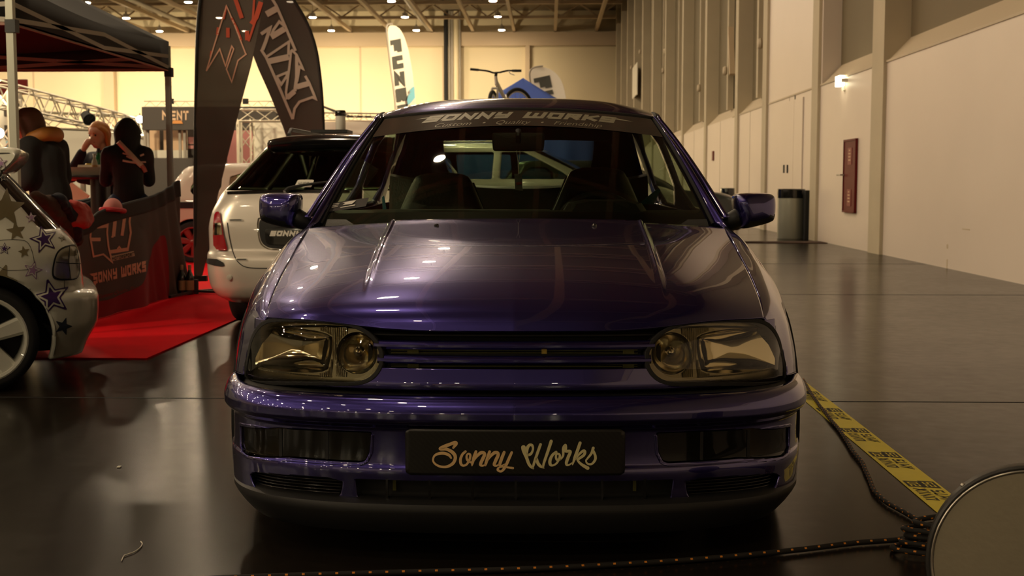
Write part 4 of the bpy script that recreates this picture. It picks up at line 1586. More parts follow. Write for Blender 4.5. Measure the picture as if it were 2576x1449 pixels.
def patch(bvh, poly, off=.004, n=24, holes=None):
    """a piece of a surface seen under a picture outline, lifted off it by off"""
    poly = np.array(poly, float)
    a, b = poly.min(0) - .5, poly.max(0) + .5
    xs, ys = np.meshgrid(np.linspace(a[0], b[0], n), np.linspace(a[1], b[1], n))
    P = np.zeros(xs.shape + (3,)); ok = np.ones(xs.shape, bool)
    for j in range(n):
        for i in range(n):
            d = ray(xs[j, i], ys[j, i]).normalized()
            h = bvh.ray_cast(CAM, d)
            if h[0] is None: ok[j, i] = False; continue
            nn = h[1] if h[1].dot(d) < 0 else -h[1]
            P[j, i] = h[0] + nn * off
    F = sdp(xs, ys, poly)
    for _ in range(n):   # carry the last surface point outward where the outline leaves the surface
        bad = ~ok
        if not bad.any() or not ok.any(): break
        for dj, di in ((0, 1), (0, -1), (1, 0), (-1, 0)):
            Ps, os_ = np.roll(P, (dj, di), (0, 1)), np.roll(ok, (dj, di), (0, 1))
            if dj == 1: os_[0] = False
            if dj == -1: os_[-1] = False
            if di == 1: os_[:, 0] = False
            if di == -1: os_[:, -1] = False
            t = bad & os_ & ~ok
            P[t] = Ps[t]; ok = ok | t
    return MB().grid(P, F, flip=True)


def line_patch(bvh, pts, w, off=.003, closed=False, sub=6):
    q = cr(pts, sub, closed)
    vs, fs = ribbon(q, w, closed)
    out = []
    for v in vs:
        d = ray(*v).normalized()
        h = bvh.ray_cast(CAM, d)
        if h[0] is None:
            out.append(None); continue
        nn = h[1] if h[1].dot(d) < 0 else -h[1]
        out.append(h[0] + nn * off)
    fs = [f for f in fs if all(out[i] is not None for i in f)]
    return MB().add([CAM * 0 if o is None else o for o in out], fs)


def wheel_on(root, M, c, r, w, s, rimmat, spokes=5, r_rim=None):
    """wheel built at the origin along X then carried by M"""
    a = MB()
    n0 = len(bpy.data.objects)
    wo = wheel_parts((0, 0, 0), r, w, None, s, rimmat, local=True, spokes=spokes, r_rim=r_rim)
    T = WM[root.name].inverted() @ M @ Matrix.Translation(Vector(c))
    wo.data.transform(T)
    for ch in wo.children: ch.data.transform(T)
    wo.parent = root
    WM[wo.name] = WM[root.name]
    return wo


# ------------------------------------------------------------------ white coupe with stars, left edge
X0, Y0 = -2.525, 6.715
star_root = empty('coupe_car', (X0 - 1.9, Y0 - .7, 0), 'white coupe covered in purple and olive star decals at the left edge', 'car')
MS = Matrix.Translation(Vector((X0, Y0, 0))) @ Matrix.Rotation(R_(113), 4, 'Z')
LVS = [(.140, .79, .085, 3.85, .30), (.21, .81, .055, 3.9, .32), (.307, .82, .006, 3.95, .34), (.423, .82, .0, 3.95, .34), (.452, .815, .014, 3.95, .33), (.472, .81, .070, 3.95, .30), (.54, .815, .076, 3.93, .30),
       (.636, .81, .086, 3.88, .30), (.694, .80, .110, 3.7, .30), (.733, .79, .139, 3.3, .30), (.762, .78, .168, 3.0, .30), (.868, .735, .265, 2.75, .28), (.975, .68, .362, 2.5, .26), (1.052, .635, .430, 2.3, .25), (1.13, .58, .53, 2.1, .25), (1.19, .48, .75, 1.9, .25)]
bodyS, bvS = ring_car(star_root, MS, LVS, side_glass=[[(.75, .80), (2.6, .80), (2.2, 1.12), (.95, 1.12)]], rear_glass=[[(-.68, .775), (.68, .775), (.52, 1.10), (-.52, 1.10)]],
                      front_glass=[[(-.65, .82), (.65, .82), (.5, 1.10), (-.5, 1.10)]], paint='pearl', glass='blackgloss', arches=[(.53, .255, .322), (3.05, .255, .322)])
wheel_on(star_root, MS, (-.72, .53, .258), .258, .19, -1, 'alloywhite', r_rim=.205)
wheel_on(star_root, MS, (-.72, 3.05, .258), .258, .19, -1, 'alloywhite', r_rim=.205)
wheel_on(star_root, MS, (.72, .53, .258), .258, .19, 1, 'alloywhite', r_rim=.205)
wheel_on(star_root, MS, (.72, 3.05, .258), .258, .19, 1, 'alloywhite', r_rim=.205)


def decal_star(bvh, parent, cx, cy, r, rot, fill, edge=None, white=None, k=.42):
    patch(bvh, star2(cx, cy, r, rot, k), .0025, 26).build('star_decal', edge or fill, parent, smooth=60)
    if white:
        patch(bvh, star2(cx, cy, r * .80, rot, k), .0035, 26).build('star_decal', white, parent, smooth=60)
    if edge:
        patch(bvh, star2(cx, cy, r * .56, rot, k), .0045, 26).build('star_decal', fill, parent, smooth=60)


for a in [(14, 524, 52, .05, 'olive', None, None), (40, 582, 26, -.15, 'olive', None, None), (78, 548, 15, -.1, 'lilac', 'lilac', 'pearl'), (110, 603, 38, -.25, 'purple', 'purple', 'pearl'), (157, 598, 12, -.3, 'olive', 'olive', 'pearl'),
          (11, 626, 17, .05, 'purple', 'purple', 'pearl'), (60, 634, 16, -.2, 'olive', None, None), (82, 680, 26, .25, 'lilac', 'lilac', 'pearl'), (2, 705, 46, .35, 'olive', None, None),
          (130, 748, 52, -.25, 'purple', 'purple', 'pearl'), (159, 821, 24, .3, 'slate', None, None), (6, 448, 12, -.2, 'slate', 'slate', 'pearl')]:
    decal_star(bvS, bodyS, *a)
patch(bvS, [(55, 730), (64, 722), (70, 727), (78, 726), (72, 733), (66, 742), (64, 735), (56, 736)], .003, 16).build('badge', 'chrome', bodyS)
line_patch(bvS, [(-30, 610), (10, 604), (50, 604), (70, 612), (82, 640), (85, 672), (70, 678), (20, 680), (0, 672), (-20, 655)], 1.3).build('fuel_flap_seam', 'rubber', bodyS)
tlp = chaikin([(131, 690), (137, 650), (150, 627), (186, 617), (192, 628), (197, 660), (197, 700), (160, 703), (140, 701)], 2)
patch(bvS, (tlp - tlp.mean(0)) * 1.09 + tlp.mean(0), .003, 34).build('lamp_gasket', 'rubber', bodyS)
tl = patch(bvS, tlp, .012, 34).build('tail_light', 'glass_clearlamp', bodyS)
patch(bvS, (tlp - tlp.mean(0)) * .97 + tlp.mean(0), .005, 30).build('lamp_reflector', 'lamp_white', tl)
line_patch(bvS, [(136, 660), (165, 663), (196, 664)], 2.0, .014).build('lamp_divider', 'rubber', tl)
line_patch(bvS, [(170, 622), (168, 660), (172, 700)], 1.6, .014).build('lamp_divider', 'rubber', tl)
line_patch(bvS, [(162, 704), (160, 735), (158, 741)], 1.5).build('bumper_seam', 'rubber', bodyS)
line_patch(bvS, [(35, 757), (85, 752), (150, 743)], 1.2).build('bumper_seam', 'rubber', bodyS)
# wing
wg = MB()
wp = chaikin([(-120, 378), (0, 368), (44, 371), (56, 382), (48, 402), (22, 428), (6, 437), (-60, 440), (-120, 440)], 2)
inflate(wg, wp, lambda x, y, d: atY(x, y, 6.25) + Vector((-.34 * d, .94 * d, 0)), [(.80, -.075), (.93, -.06), (1, -.01), (1, .70), (.93, .76), (.8, .78)])
wing = wg.build('spoiler', 'pearl', star_root, smooth=50)
wgb = wg.bvh()
decal_star(wgb, wing, 4, 411, 17, -.2, 'lilac', 'lilac', 'pearl')
patch(wgb, [(-20, 384), (28, 384), (28, 386), (-20, 388)], .002, 8).build('spoiler_slot', 'rubber', wing)

# ------------------------------------------------------------------ silver estate seen from behind
XE, YE = -1.425, 7.95
est = empty('estate_car', (XE, YE + 2.2, 0), 'silver estate car seen from behind with a paper sheet in its rear window', 'car')
ME = Matrix.Translation(Vector((XE, YE, 0))) @ Matrix.Rotation(R_(0), 4, 'Z')
LVE = [(.215, .74, .10, 4.45, .25), (.26, .80, .04, 4.5, .26), (.33, .835, .01, 4.55, .26), (.45, .85, .0, 4.55, .26), (.515, .85, .008, 4.55, .25), (.545, .845, .055, 4.5, .20), (.56, .84, .085, 4.5, .18), (.70, .842, .090, 4.45, .18),
       (.80, .825, .105, 4.2, .18), (.88, .79, .125, 3.6, .18), (.945, .755, .16, 3.3, .17), (1.04, .675, .235, 3.1, .17), (1.125, .615, .305, 2.9, .17), (1.25, .520, .41, 2.6, .17), (1.305, .475, .47, 2.4, .17), (1.335, .40, .62, 2.2, .17)]
bodyE, bvE = ring_car(est, ME, LVE, side_glass=[[(.55, .97), (1.6, .96), (1.6, 1.24), (.75, 1.24)], [(1.7, .96), (3.0, .96), (2.5, 1.24), (1.7, 1.24)]], rear_glass=[[(-.725, .955), (.725, .955), (.49, 1.245), (-.49, 1.245)]],
                      front_glass=[[(-.7, .96), (.7, .96), (.55, 1.25), (-.55, 1.25)]], paint='silver', glass='glass_side', arches=[(.95, .30, .335), (3.65, .30, .335)])
for s in (-1, 1):
    for y in (.95, 3.65): wheel_on(est, ME, (s * .74, y, .30), .30, .2, s, 'alloy')
pl_ = lambda pts, off, n=24: patch(bvE, pts, off, n)
# tail lamp on the left corner
tl = pl_(chaikin([(541, 545), (546, 534), (556, 533), (559, 560), (566, 598), (576, 636), (541, 628), (539, 585)], 1), .012, 30).build('tail_light', 'red_lens', bodyE)
pl_([(541, 562), (558, 560), (562, 590), (540, 592)], .016, 12).build('reversing_lens', 'glass_clearlamp', tl)
pl_([(541, 562), (558, 560), (562, 590), (540, 592)], .013, 12).build('lamp_reflector', 'chrome', tl)
# rear spoiler with its brake light
sp = MB()
spx = np.linspace(-.45, .45, 41)
Pq = np.zeros((9, 41, 3))
for j, (dy, dz) in enumerate(((.30, .02), (.10, .035), (.0, .038), (-.055, .030), (-.085, .006), (-.078, -.030), (-.04, -.046), (.03, -.05), (.2, -.05))):
    k = 1 - (spx / .52) ** 6
    Pq[j, :, 0] = XE + spx * (1 + (.04 if j < 6 else 0))
    Pq[j, :, 1] = YE + .44 + dy + .05 * (spx / .5) ** 4
    Pq[j, :, 2] = 1.285 + dz * (.55 + .45 * k) - .030 * (spx / .5) ** 2
sp.grid(Pq)
spo = sp.build('spoiler', 'blackgloss', bodyE, thick=.01, smooth=60)
sel = np.where(spx > -.16)[0]
bl = np.array([[Pq[3, i] * (1 - k) + Pq[4, i] * k + np.array((0, -.006, .001)) for i in sel] for k in np.linspace(.1, .95, 4)])
MB().grid(bl).build('brake_light', 'red_lens', spo, thick=.004)
# sill of the window, wiper
wb = MB()
for s, pts in ((0, [(720, 490), (728, 481), (742, 477), (770, 472), (800, 468), (850, 462)]),):
    vs = sweep_lines(bvE, pts, .03)
    if vs: wb.tube(vs, [.02, .016, .012, .010, .009, .008], n=8)
wb.build('wiper', 'blackplastic', bodyE)
line_patch(bvE, [(560, 487), (640, 484), (740, 482), (880, 482)], 7, .006).build('window_border', 'blackgloss', bodyE)
# paper behind the glass
pp = pl_([(740, 472), (750, 453), (791, 453), (783, 472)], .004, 12).build('paper_sheet', 'white', bodyE)
tx = MB()
st_, L = strokes('YUGEN', 1., .8, .25, .14)
for vs, fs in st_:
    q = []
    for v in vs:
        u, w_ = v[0] / L, v[1]
        px, py = 748 + 33 * u + 4 * (w_), 467 - 9 * w_
        d = ray(px, py).normalized(); h = bvE.ray_cast(CAM, d)
        q.append(h[0] - d * .008)
    tx.add(q, fs)
tx.build('paper_print', 'tag_grey', pp)
# number plate recess
rc = chaikin([(651, 560), (658, 548), (900, 548), (900, 627), (690, 627), (664, 618), (654, 600)], 2)
line_patch(bvE, [tuple(p) for p in (rc - (770, 590)) * (1.03, 1.08) + (770, 590)], 3, .004, closed=True, sub=2).build('recess_edge', 'chrome', bodyE)
rcs = pl_(rc, .003, 40).build('plate_recess', 'interior', bodyE)
npE = pl_(chaikin([(668, 566), (900, 566), (900, 616), (680, 616), (668, 612)], 1), .008, 30).build('number_plate', 'blackgloss', rcs)
tx = MB()
st_, L = strokes('SONNY WORKS', 1., 1., .14, .32, shear=.3)
for vs, fs in st_:
    q = []
    for v in vs:
        d = ray(678 + 175 * v[0] / L, 594 - 13.5 * v[1]).normalized(); h = bvE.ray_cast(CAM, d)
        q.append(h[0] - d * .012)
    tx.add(q, fs)
tx.build('lettering', 'white', npE)
# tailgate seam, badges, bumper trim
line_patch(bvE, [(572, 560), (578, 600), (588, 640), (602, 662), (625, 673), (680, 675), (800, 676)], 2.2).build('tailgate_seam', 'rubber', bodyE)
for q, n_ in (([(574, 551), (612, 551), (613, 557), (574, 557)], 'badge'), ([(593, 650), (624, 651), (624, 656), (594, 655)], 'badge')):
    b_ = pl_(q, .004, 10).build(n_, 'steel', bodyE)
    x0_, y0_, x1_ = q[0][0] + 2, q[0][1] + 1.5, q[1][0] - 2
    pl_([(x0_, y0_), (x1_, y0_), (x1_, y0_ + 2.5), (x0_, y0_ + 2.5)], .006, 8).build('badge_inlay', 'rubber', b_)
pl_([(520, 652), (526, 650), (548, 652), (562, 660), (566, 668), (560, 671), (540, 668), (521, 662)], .006, 20).build('bumper_trim', 'rubber', bodyE)
MB().lathe([(0, 0), (.016, 0), (.018, -.008), (0, -.01)], atY(577, 698, YE - .005), axis='Y', n=14).build('parking_sensor', 'silver', bodyE)
# roof rails
for s in (-1, 1):
    MB().tube([(XE + s * .40, YE + y, 1.352 + z) for y, z in ((.75, -.01), (.82, .03), (1.5, .035), (2.1, .03), (2.2, -.01))], .014, n=8).build('roof_rail', 'blackplastic', bodyE)
MB().box((XE - .13, YE + .95, 1.372), (.26, .25, .022)).build('roof_hatch', 'blackplastic', bodyE, smooth=None)
# bottle standing on the roof
q = atY(857, 334, YE + 1.0)
t = empty('flask', (q.x, YE + 1.0, 1.362), 'white flask with black lid standing on the silver estate roof', 'bottle')
MB().lathe([(0, 0), (.034, 0), (.036, .005), (.036, .125)], (q.x, YE + 1.0, 1.362), n=24).build('flask_body', 'white', t)
MB().lathe([(.037, .125), (.039, .128), (.039, .158), (.034, .166), (0, .167)], (q.x, YE + 1.0, 1.362), n=24).build('lid', 'blackgloss', t)

# ------------------------------------------------------------------ cream hatchback beyond the dark flag
CX, CY = -3.2, 16.1
hb = empty('small_hatchback', (CX, CY, 0), 'cream hatchback with red wheels beyond the dark flag and banner', 'car')
MH = Matrix.Translation(Vector((-5.05, 16.15, 0))) @ Matrix.Rotation(R_(-87), 4, 'Z')
LVH = [(.19, .76, .10, 3.25, .2), (.25, .80, .03, 3.35, .22), (.42, .82, .0, 3.4, .22), (.50, .82, .01, 3.4, .2), (.54, .81, .06, 3.35, .2), (.70, .81, .08, 3.3, .2), (.80, .79, .11, 3.15, .2), (.86, .76, .14, 2.95, .2), (.97, .70, .22, 2.75, .2), (1.12, .62, .33, 2.5, .2), (1.21, .56, .42, 2.3, .2), (1.25, .45, .6, 2.1, .2)]
bodyH, bvH = ring_car(hb, MH, LVH, side_glass=[chaikin([(.46, .84), (.90, .84), (.90, 1.17), (.62, 1.18)], 2), chaikin([(1.0, .84), (2.5, .84), (2.05, 1.17), (1.0, 1.17)], 1)], rear_glass=[[(-.64, .88), (.64, .88), (.5, 1.15), (-.5, 1.15)]],
                      front_glass=[[(-.66, .9), (.66, .9), (.5, 1.16), (-.5, 1.16)]], paint='cream_car', glass='glass_side', arches=[(.55, .26, .30), (2.75, .26, .30)], ns=110)
for s in (-1, 1):
    for y in (.55, 2.75): wheel_on(hb, MH, (s * .73, y, .265), .265, .18, s, 'wheel_red', spokes=7)
# dark rubbing strip along the side
for s in (-1, 1):
    st = MB()
    st.prism([(.25, .69), (3.0, .69), (3.0, .77), (.25, .77)], lambda p: MH @ Vector((s * .790, p[0], p[1])), lambda p: MH @ Vector((s * .825, p[0], p[1])))
    st.build('rubbing_strip', 'rubber', bodyH, smooth=None)

# ------------------------------------------------------------------ cars seen through the back window of the hatchback
def far_car(loc, rz, scale, label, paint, name):
    t = empty(name, (loc[0], loc[1], 0), label, 'car')
    M_ = Matrix.Translation(Vector((loc[0], loc[1], 0))) @ Matrix.Rotation(rz, 4, 'Z') @ Matrix.Scale(scale, 4) @ Matrix.Translation(Vector((0, -2.1, 0)))
    L_ = [(.22, .76, .10, 4.2, .2), (.30, .82, .03, 4.3, .25), (.5, .84, .0, 4.3, .25), (.75, .83, .05, 4.15, .22), (.86, .80, .08, 3.9, .22), (.92, .77, .10, 3.2, .2), (1.05, .72, .16, 2.95, .2), (1.25, .63, .27, 2.55, .2), (1.36, .58, .34, 2.3, .2), (1.41, .5, .5, 2.1, .2)]
    bd, bv = ring_car(t, M_, L_, side_glass=[chaikin([(.35, .96), (1.0, .95), (1.0, 1.30), (.52, 1.30)], 1), [(1.08, .95), (1.85, .95), (1.85, 1.30), (1.08, 1.30)], [(1.95, .95), (2.95, .95), (2.35, 1.30), (1.95, 1.30)]],
                      rear_glass=[[(-.62, .95), (.62, .95), (.55, 1.3), (-.55, 1.3)]], front_glass=[[(-.68, .95), (.68, .95), (.56, 1.32), (-.56, 1.32)]], paint=paint, glass='glass_side', arches=[(.8, .3, .33), (3.4, .3, .33)])
    for s in (-1, 1):
        for y in (.8, 3.4): wheel_on(t, M_, (s * .74, y, .3), .3, .19, s, 'alloy')
    return t, M_, bd


wag, MW, bdW = far_car((-.40, 18.5), R_(-98), 1.12, 'pale grey estate car carrying a bicycle, seen through the hatchback rear window', 'greycar', 'grey_estate_car')
rb = MB()
for y in (.9, 1.9):
    rb.tube([MW @ Vector((x, y, 1.45)) for x in (-.62, .62)], .018, n=8)
for s in (-1, 1):
    rb.tube([MW @ Vector((s * .5, y, 1.435)) for y in (.6, 2.1)], .014, n=8)
rb.build('roof_rack', 'steel', bdW)
far_car((1.15, 21.5), R_(-88), .98, 'dark car with silver roof edge parked before the blue tent', 'darkcar', 'dark_car')
# ================================================================== the stand on the left
# red carpet
ca, cb = atZ(365, 905), atZ(612, 800)
cx = (ca.x + cb.x) / 2
cp = MB().box((cx - 5, (ca.y + 19) / 2, .005), (10, 19 - ca.y, .010))
single(cp, 'floor_carpet', 'carpet_red', 'red carpet laid under the black canopy and the silver estate', 'carpet', smooth=None)
XC = -3.35   # plane of the canopy's near side

# ------------------------------------------------------------------ black pop-up canopy
cy0, cy1 = 7.72, 10.92
can = empty('canopy', (XC - 1.55, (cy0 + cy1) / 2, 0), 'black pop up canopy on grey poles over the seated people', 'canopy')
zc, zv = 2.0, 2.25
xa, xb = XC - 3.15, XC
ctr = Vector(((xa + xb) / 2, (cy0 + cy1) / 2, 3.05))
cs = [Vector((xa, cy0, zv)), Vector((xb, cy0, zv)), Vector((xb, cy1, zv)), Vector((xa, cy1, zv))]
tp = MB()
for k in range(4):
    a, b = cs[k], cs[(k + 1) % 4]
    P = np.array([[tuple((a * (1 - u) + b * u) * (1 - w) + ctr * w - Vector((0, 0, .10 * math.sin(math.pi * u) * (1 - w)))) for u in np.linspace(0, 1, 13)] for w in np.linspace(0, 1, 9)])
    tp.grid(P)
    P = np.array([[tuple((a * (1 - u) + b * u) - Vector((0, 0, h + .03 * math.sin(math.pi * u) * (1 - h / .25) * 2))) for u in np.linspace(0, 1, 13)] for h in (0, .12, .25)])
    tp.grid(P)
top = tp.build('canopy_cover', 'canvas', can, thick=.006)
tr = MB()
for k in range(4):
    a, b = cs[k] - Vector((0, 0, .25)), cs[(k + 1) % 4] - Vector((0, 0, .25))
    tr.bar(a, b, .012, .025)
tr.build('edge_trim', 'canvas_trim', top)
for c in cs:
    pl = MB().box((c.x * .995 + ctr.x * .005, c.y, zv / 2 - .02), (.045, .045, zv - .04))
    po = pl.build('pole', 'pole_alu', can, smooth=None)
    MB().box((c.x, c.y, zc - .02), (.065, .065, .08)).build('corner_bracket', 'blackplastic', po, smooth=None)
    MB().box((c.x, c.y, .008), (.12, .12, .016)).build('foot_plate', 'pole_alu', po, smooth=None)
for k in range(4):
    a, b = cs[k] - Vector((0, 0, .13)), cs[(k + 1) % 4] - Vector((0, 0, .13))
    s_ = MB()
    n = 2
    for i in range(n):
        u0, u1 = i / n, (i + 1) / n
        z0, z1 = (0, -.10) if i % 2 == 0 else (-.10, 0)
        s_.bar(a.lerp(b, u0) + Vector((0, 0, z0)), a.lerp(b, u1) + Vector((0, 0, z1)), .016, .03)
        s_.bar(a.lerp(b, u0) + Vector((0, 0, -.10 - z0)), a.lerp(b, u1) + Vector((0, 0, -.10 - z1)), .016, .03)
    s_.build('scissor_strut', 'pipe_grey', can, smooth=None)

# ------------------------------------------------------------------ banner cloth tied between the poles
cl_y = lambda px: XC * FPX / (px - 1378)
ztop = pchip([8.2, 8.74, 8.97, 9.63, 10.2, 10.73, 10.9], [.72, .745, .80, .86, .905, .99, 1.03])
ys = np.linspace(8.2, 10.93, 140)
ws_ = np.linspace(0, 1, 50)
P = np.zeros((50, 140, 3))
for j, w in enumerate(ws_):
    for i, y in enumerate(ys):
        zt_ = float(ztop(y))
        z = .012 + (zt_ - .012) * (1 - w)
        r = ss(9.9, 10.9, y)
        fold = .020 * math.sin(y * 9 + w * 1.5) * w + .03 * r * math.sin((y - w * .25) * 26) * (.3 + .7 * w) + .025 * w * math.sin(y * 4)
        P[j, i] = (XC + .055 + fold + .05 * w * ss(10.6, 10.93, y), y + .12 * w * ss(10.3, 10.93, y), z)
bc = MB().grid(P)
bcl = empty('banner_cloth', (XC, 9.5, 0), 'black banner cloth printed Sonny Works hung from the canopy poles', 'banner')
clo = bc.build('cloth', 'cloth_grey', bcl, thick=.004, smooth=80)
cbv = bc.bvh()


def lift_(r, d, off):
    if r[0] is None: return None
    return r[0] + (r[1] if r[1].dot(d) < 0 else -r[1]) * (off + .003)


def onc(pts, off):
    return sweep_lines(cbv, pts, off)


def cribbon(pts, w, closed=False, off=.004, sub=3, smooth=False):
    q = cr(pts, sub, closed) if smooth else np.array(pts, float)
    if not smooth:
        # subdivide straight runs so they follow the folds
        o = []
        n = len(q)
        for i in range(n if closed else n - 1):
            for k in range(5): o.append(q[i] + (q[(i + 1) % n] - q[i]) * k / 5)
        if not closed: o.append(q[-1])
        q = np.array(o)
    vs, fs = ribbon(q, w, closed)
    return vs, fs


def cprint(mb, pts, w, closed=False, off=.005, smooth=False):
    vs, fs = cribbon(pts, w, closed, off, smooth=smooth)
    h = []
    for v in vs:
        d = ray(*v).normalized()
        r = cbv.ray_cast(CAM, d)
        h.append(lift_(r, d, off))
    fs = [f for f in fs if all(h[i] is not None for i in f)]
    mb.add([x if x is not None else Vector() for x in h], fs)


S = lambda x, y: (180 + x * 340 / 1449, 480 + y * 340 / 1449)   # from an enlarged crop of the banner
lw = MB()
for pts, w in (([(135, 285), (205, 345), (190, 500), (225, 705), (330, 680), (425, 765), (385, 600), (370, 450), (385, 250)], 4.4),
               ([(258, 385), (372, 375)], 9), ([(195, 520), (300, 520)], 9), ([(460, 250), (450, 380), (438, 490)], 9), ([(565, 215), (545, 380), (530, 480)], 8),
               ([(630, 190), (610, 330), (625, 450), (590, 640)], 5), ([(400, 655), (600, 625)], 9), ([(480, 625), (500, 600), (520, 625)], 4), ([(415, 495), (440, 490)], 4)):
    cprint(lw, [S(*p) for p in pts], w)
lw.build('emblem', 'print_pink', clo, smooth=None)
bx_ = MB()
cprint(bx_, [S(415, 728), S(540, 700), S(662, 672)], 13, off=.005)
ms = bx_.build('caption_box', 'print_cream', clo, smooth=None)
tx = MB()
st_, L = strokes('MOTORSPORT', 1., .8, .22, .22)


def clt(mb, st_, L, A, B, hx, off=.007):
    """lettering along the picture line A-B with letter height vector hx"""
    A, B, hx = np.array(A), np.array(B), np.array(hx)
    for vs, fs in st_:
        h = []
        for v in vs:
            p = A + (B - A) * v[0] / L + hx * v[1]
            d = ray(*p).normalized()
            r = cbv.ray_cast(CAM, d)
            h.append(lift_(r, d, off))
        fs = [f for f in fs if all(h[i] is not None for i in f)]
        mb.add([x if x is not None else Vector() for x in h], fs)


clt(tx, st_, L, S(420, 752), S(655, 697), (0, -9.5))
tx.build('lettering', 'rubber', ms, smooth=None)
tx = MB()
st_, L = strokes('SONNY WORKS', 1., .85, .16, .27)
clt(tx, st_, L, S(225, 1000), S(790, 865), (-1, -27), off=.005)
for pts in ([S(185, 890), S(235, 882), S(235, 912), S(215, 915)], [S(190, 1020), S(245, 1032), S(262, 985), S(205, 985)], [S(745, 760), S(805, 745), S(780, 790), S(750, 800)]):
    h = onc(pts, .005)
    if h: tx.add(h, [(0, 1, 2, 3)])
tx.build('lettering', 'print_pink', clo, smooth=None)
tx = MB()
vs, fs = bfont('Custom Quality Trust', 1., .4, .0)
xm = max(v[0] for v in vs)
clt(tx, [([np.array((v[0], v[1])) for v in vs], fs)], xm, S(255, 1160), S(720, 1045), (3, -13))
tx.build('lettering', 'print_red', clo, smooth=None, label='faint red script line at the bottom')
rp = MB()
cprint(rp, [(188, 538), (225, 535), (262, 531), (300, 527), (340, 517), (380, 503), (412, 478)], 4.2, smooth=True)
rp.build('red_piping', 'cloth_red', clo, smooth=None)
# dark red print across the foot of the cloth
Fr = np.zeros((50, 140))
for j, w in enumerate(ws_):
    for i, y in enumerate(ys):
        u = (y - 8.6) / 2.2
        Fr[j, i] = w - (.80 + .05 * math.sin(u * 6.0) - .34 * ss(.50, .84, u) + .8 * ss(.86, .95, u))
MB().grid(P + np.array((.0055, -.0015, 0)), Fr).build('red_print', 'cloth_red', clo, smooth=80)
# rolled upper hem, darker quilted band
hm = MB()
Ph = P[:8].copy()
hm.grid(Ph + np.array((.008, 0, .0)))
hm.build('hem', 'canvas', clo, thick=.004, smooth=80)

# ------------------------------------------------------------------ cap and jackets hung over the cloth
q = atX(284, 533, XC + .06)
cap = empty('cap', q, 'pink and red ribbed cap hooked on the banner cloth', 'cap')
cm_ = MB()
n = 28
rows = []
for j, t in enumerate(np.linspace(0, 1, 10)):
    a = t * math.pi / 2
    row = []
    for i in range(n + 1):
        b = 2 * math.pi * i / n
        rr = .135 * math.cos(a) * (1 + .02 * math.cos(14 * b))
        row.append((q.x + .06 * math.cos(a) * math.cos(b) * 1.0, q.y + rr * math.sin(b), q.z + .02 + .085 * math.sin(a)))
    rows.append(row)
cm_.grid(np.array(rows))
cm_.build('crown', 'cap_pink', cap, smooth=60)
br_ = MB()
br_.tube([(q.x + .07 * math.cos(a), q.y + .155 * math.sin(a), q.z + .012 - .012 * math.sin(a)) for a in np.linspace(0, 2 * math.pi, 32, endpoint=False)], .018, n=8, closed=True)
br_.build('brim', 'cap_red', cap)


def draped(name, pts, x, matn, label, cat, depth=.10, off=0.):
    o = chaikin(pts, 2)
    m_ = MB()
    inflate(m_, o, lambda a, b, d: atX(a, b, x) + Vector((d, 0, 0)), [(.9, -.03), (1, 0), (.97, depth * .35), (.88, depth * .7), (.7, depth * .9), (.4, depth), (.15, depth * .97)])
    ob = single(m_, name, matn, label, cat, smooth=70)
    md = ob.modifiers.new('sub', 'SUBSURF'); md.levels = 1; md.render_levels = 2
    tx_ = bpy.data.textures.new('folds', 'CLOUDS'); tx_.noise_scale = .10
    dm = ob.modifiers.new('folds', 'DISPLACE'); dm.texture = tx_; dm.strength = .05; dm.mid_level = .5
    return ob


draped('jacket', [(72, 480), (100, 484), (128, 500), (150, 530), (178, 560), (196, 590), (192, 618), (176, 625), (150, 600), (120, 560), (90, 520)], XC + .06, 'jacket_brown', 'dark brown jacket slung over the banner cloth behind the coupe', 'jacket', .10)
draped('jacket', [(120, 484), (150, 488), (172, 520), (192, 560), (205, 600), (190, 612), (176, 585), (158, 545), (138, 512)], XC + .13, 'jacket_navy', 'dark navy jacket lying over the brown jacket', 'jacket', .07)
draped('jacket', [(178, 498), (196, 508), (210, 535), (213, 560), (205, 578), (190, 581), (180, 565), (178, 540), (170, 515)], XC + .16, 'jacket_red', 'crumpled red jacket on the banner cloth beside the emblem', 'jacket', .09)

# two bottles on the carpet


def bottle(loc, mats_, label, group=None, s=1., glass='bottle_dark', lab='label_tan', cap_='label_tan'):
    t = empty('bottle', loc, label, 'bottle', group)
    L = Vector(loc)
    MB().lathe([(0, 0), (.033 * s, 0), (.036 * s, .006 * s), (.036 * s, .150 * s), (.030 * s, .178 * s), (.016 * s, .205 * s), (.014 * s, .255 * s), (.015 * s, .262 * s), (0, .262 * s)], L, n=20).build('glass', glass, t)
    if lab: MB().lathe([(.0365 * s, .04 * s), (.0368 * s, .042 * s), (.0368 * s, .125 * s), (.0365 * s, .127 * s)], L, n=20).build('label', lab, t)
    if cap_: MB().lathe([(.0155 * s, .222 * s), (.0158 * s, .262 * s), (.013 * s, .266 * s), (0, .267 * s)], L, n=16).build('cap', cap_, t)
    return t


for px, dy, lb in ((455, 0, 'dark bottle with tan label on the carpet, nearer the banner cloth'), (475, 0, 'dark bottle with tan label on the carpet, nearer the flag stand')):
    q = atZ(px, 742)
    bottle((q.x + .03, q.y + dy - .06, .010), None, lb, None, 1.0)

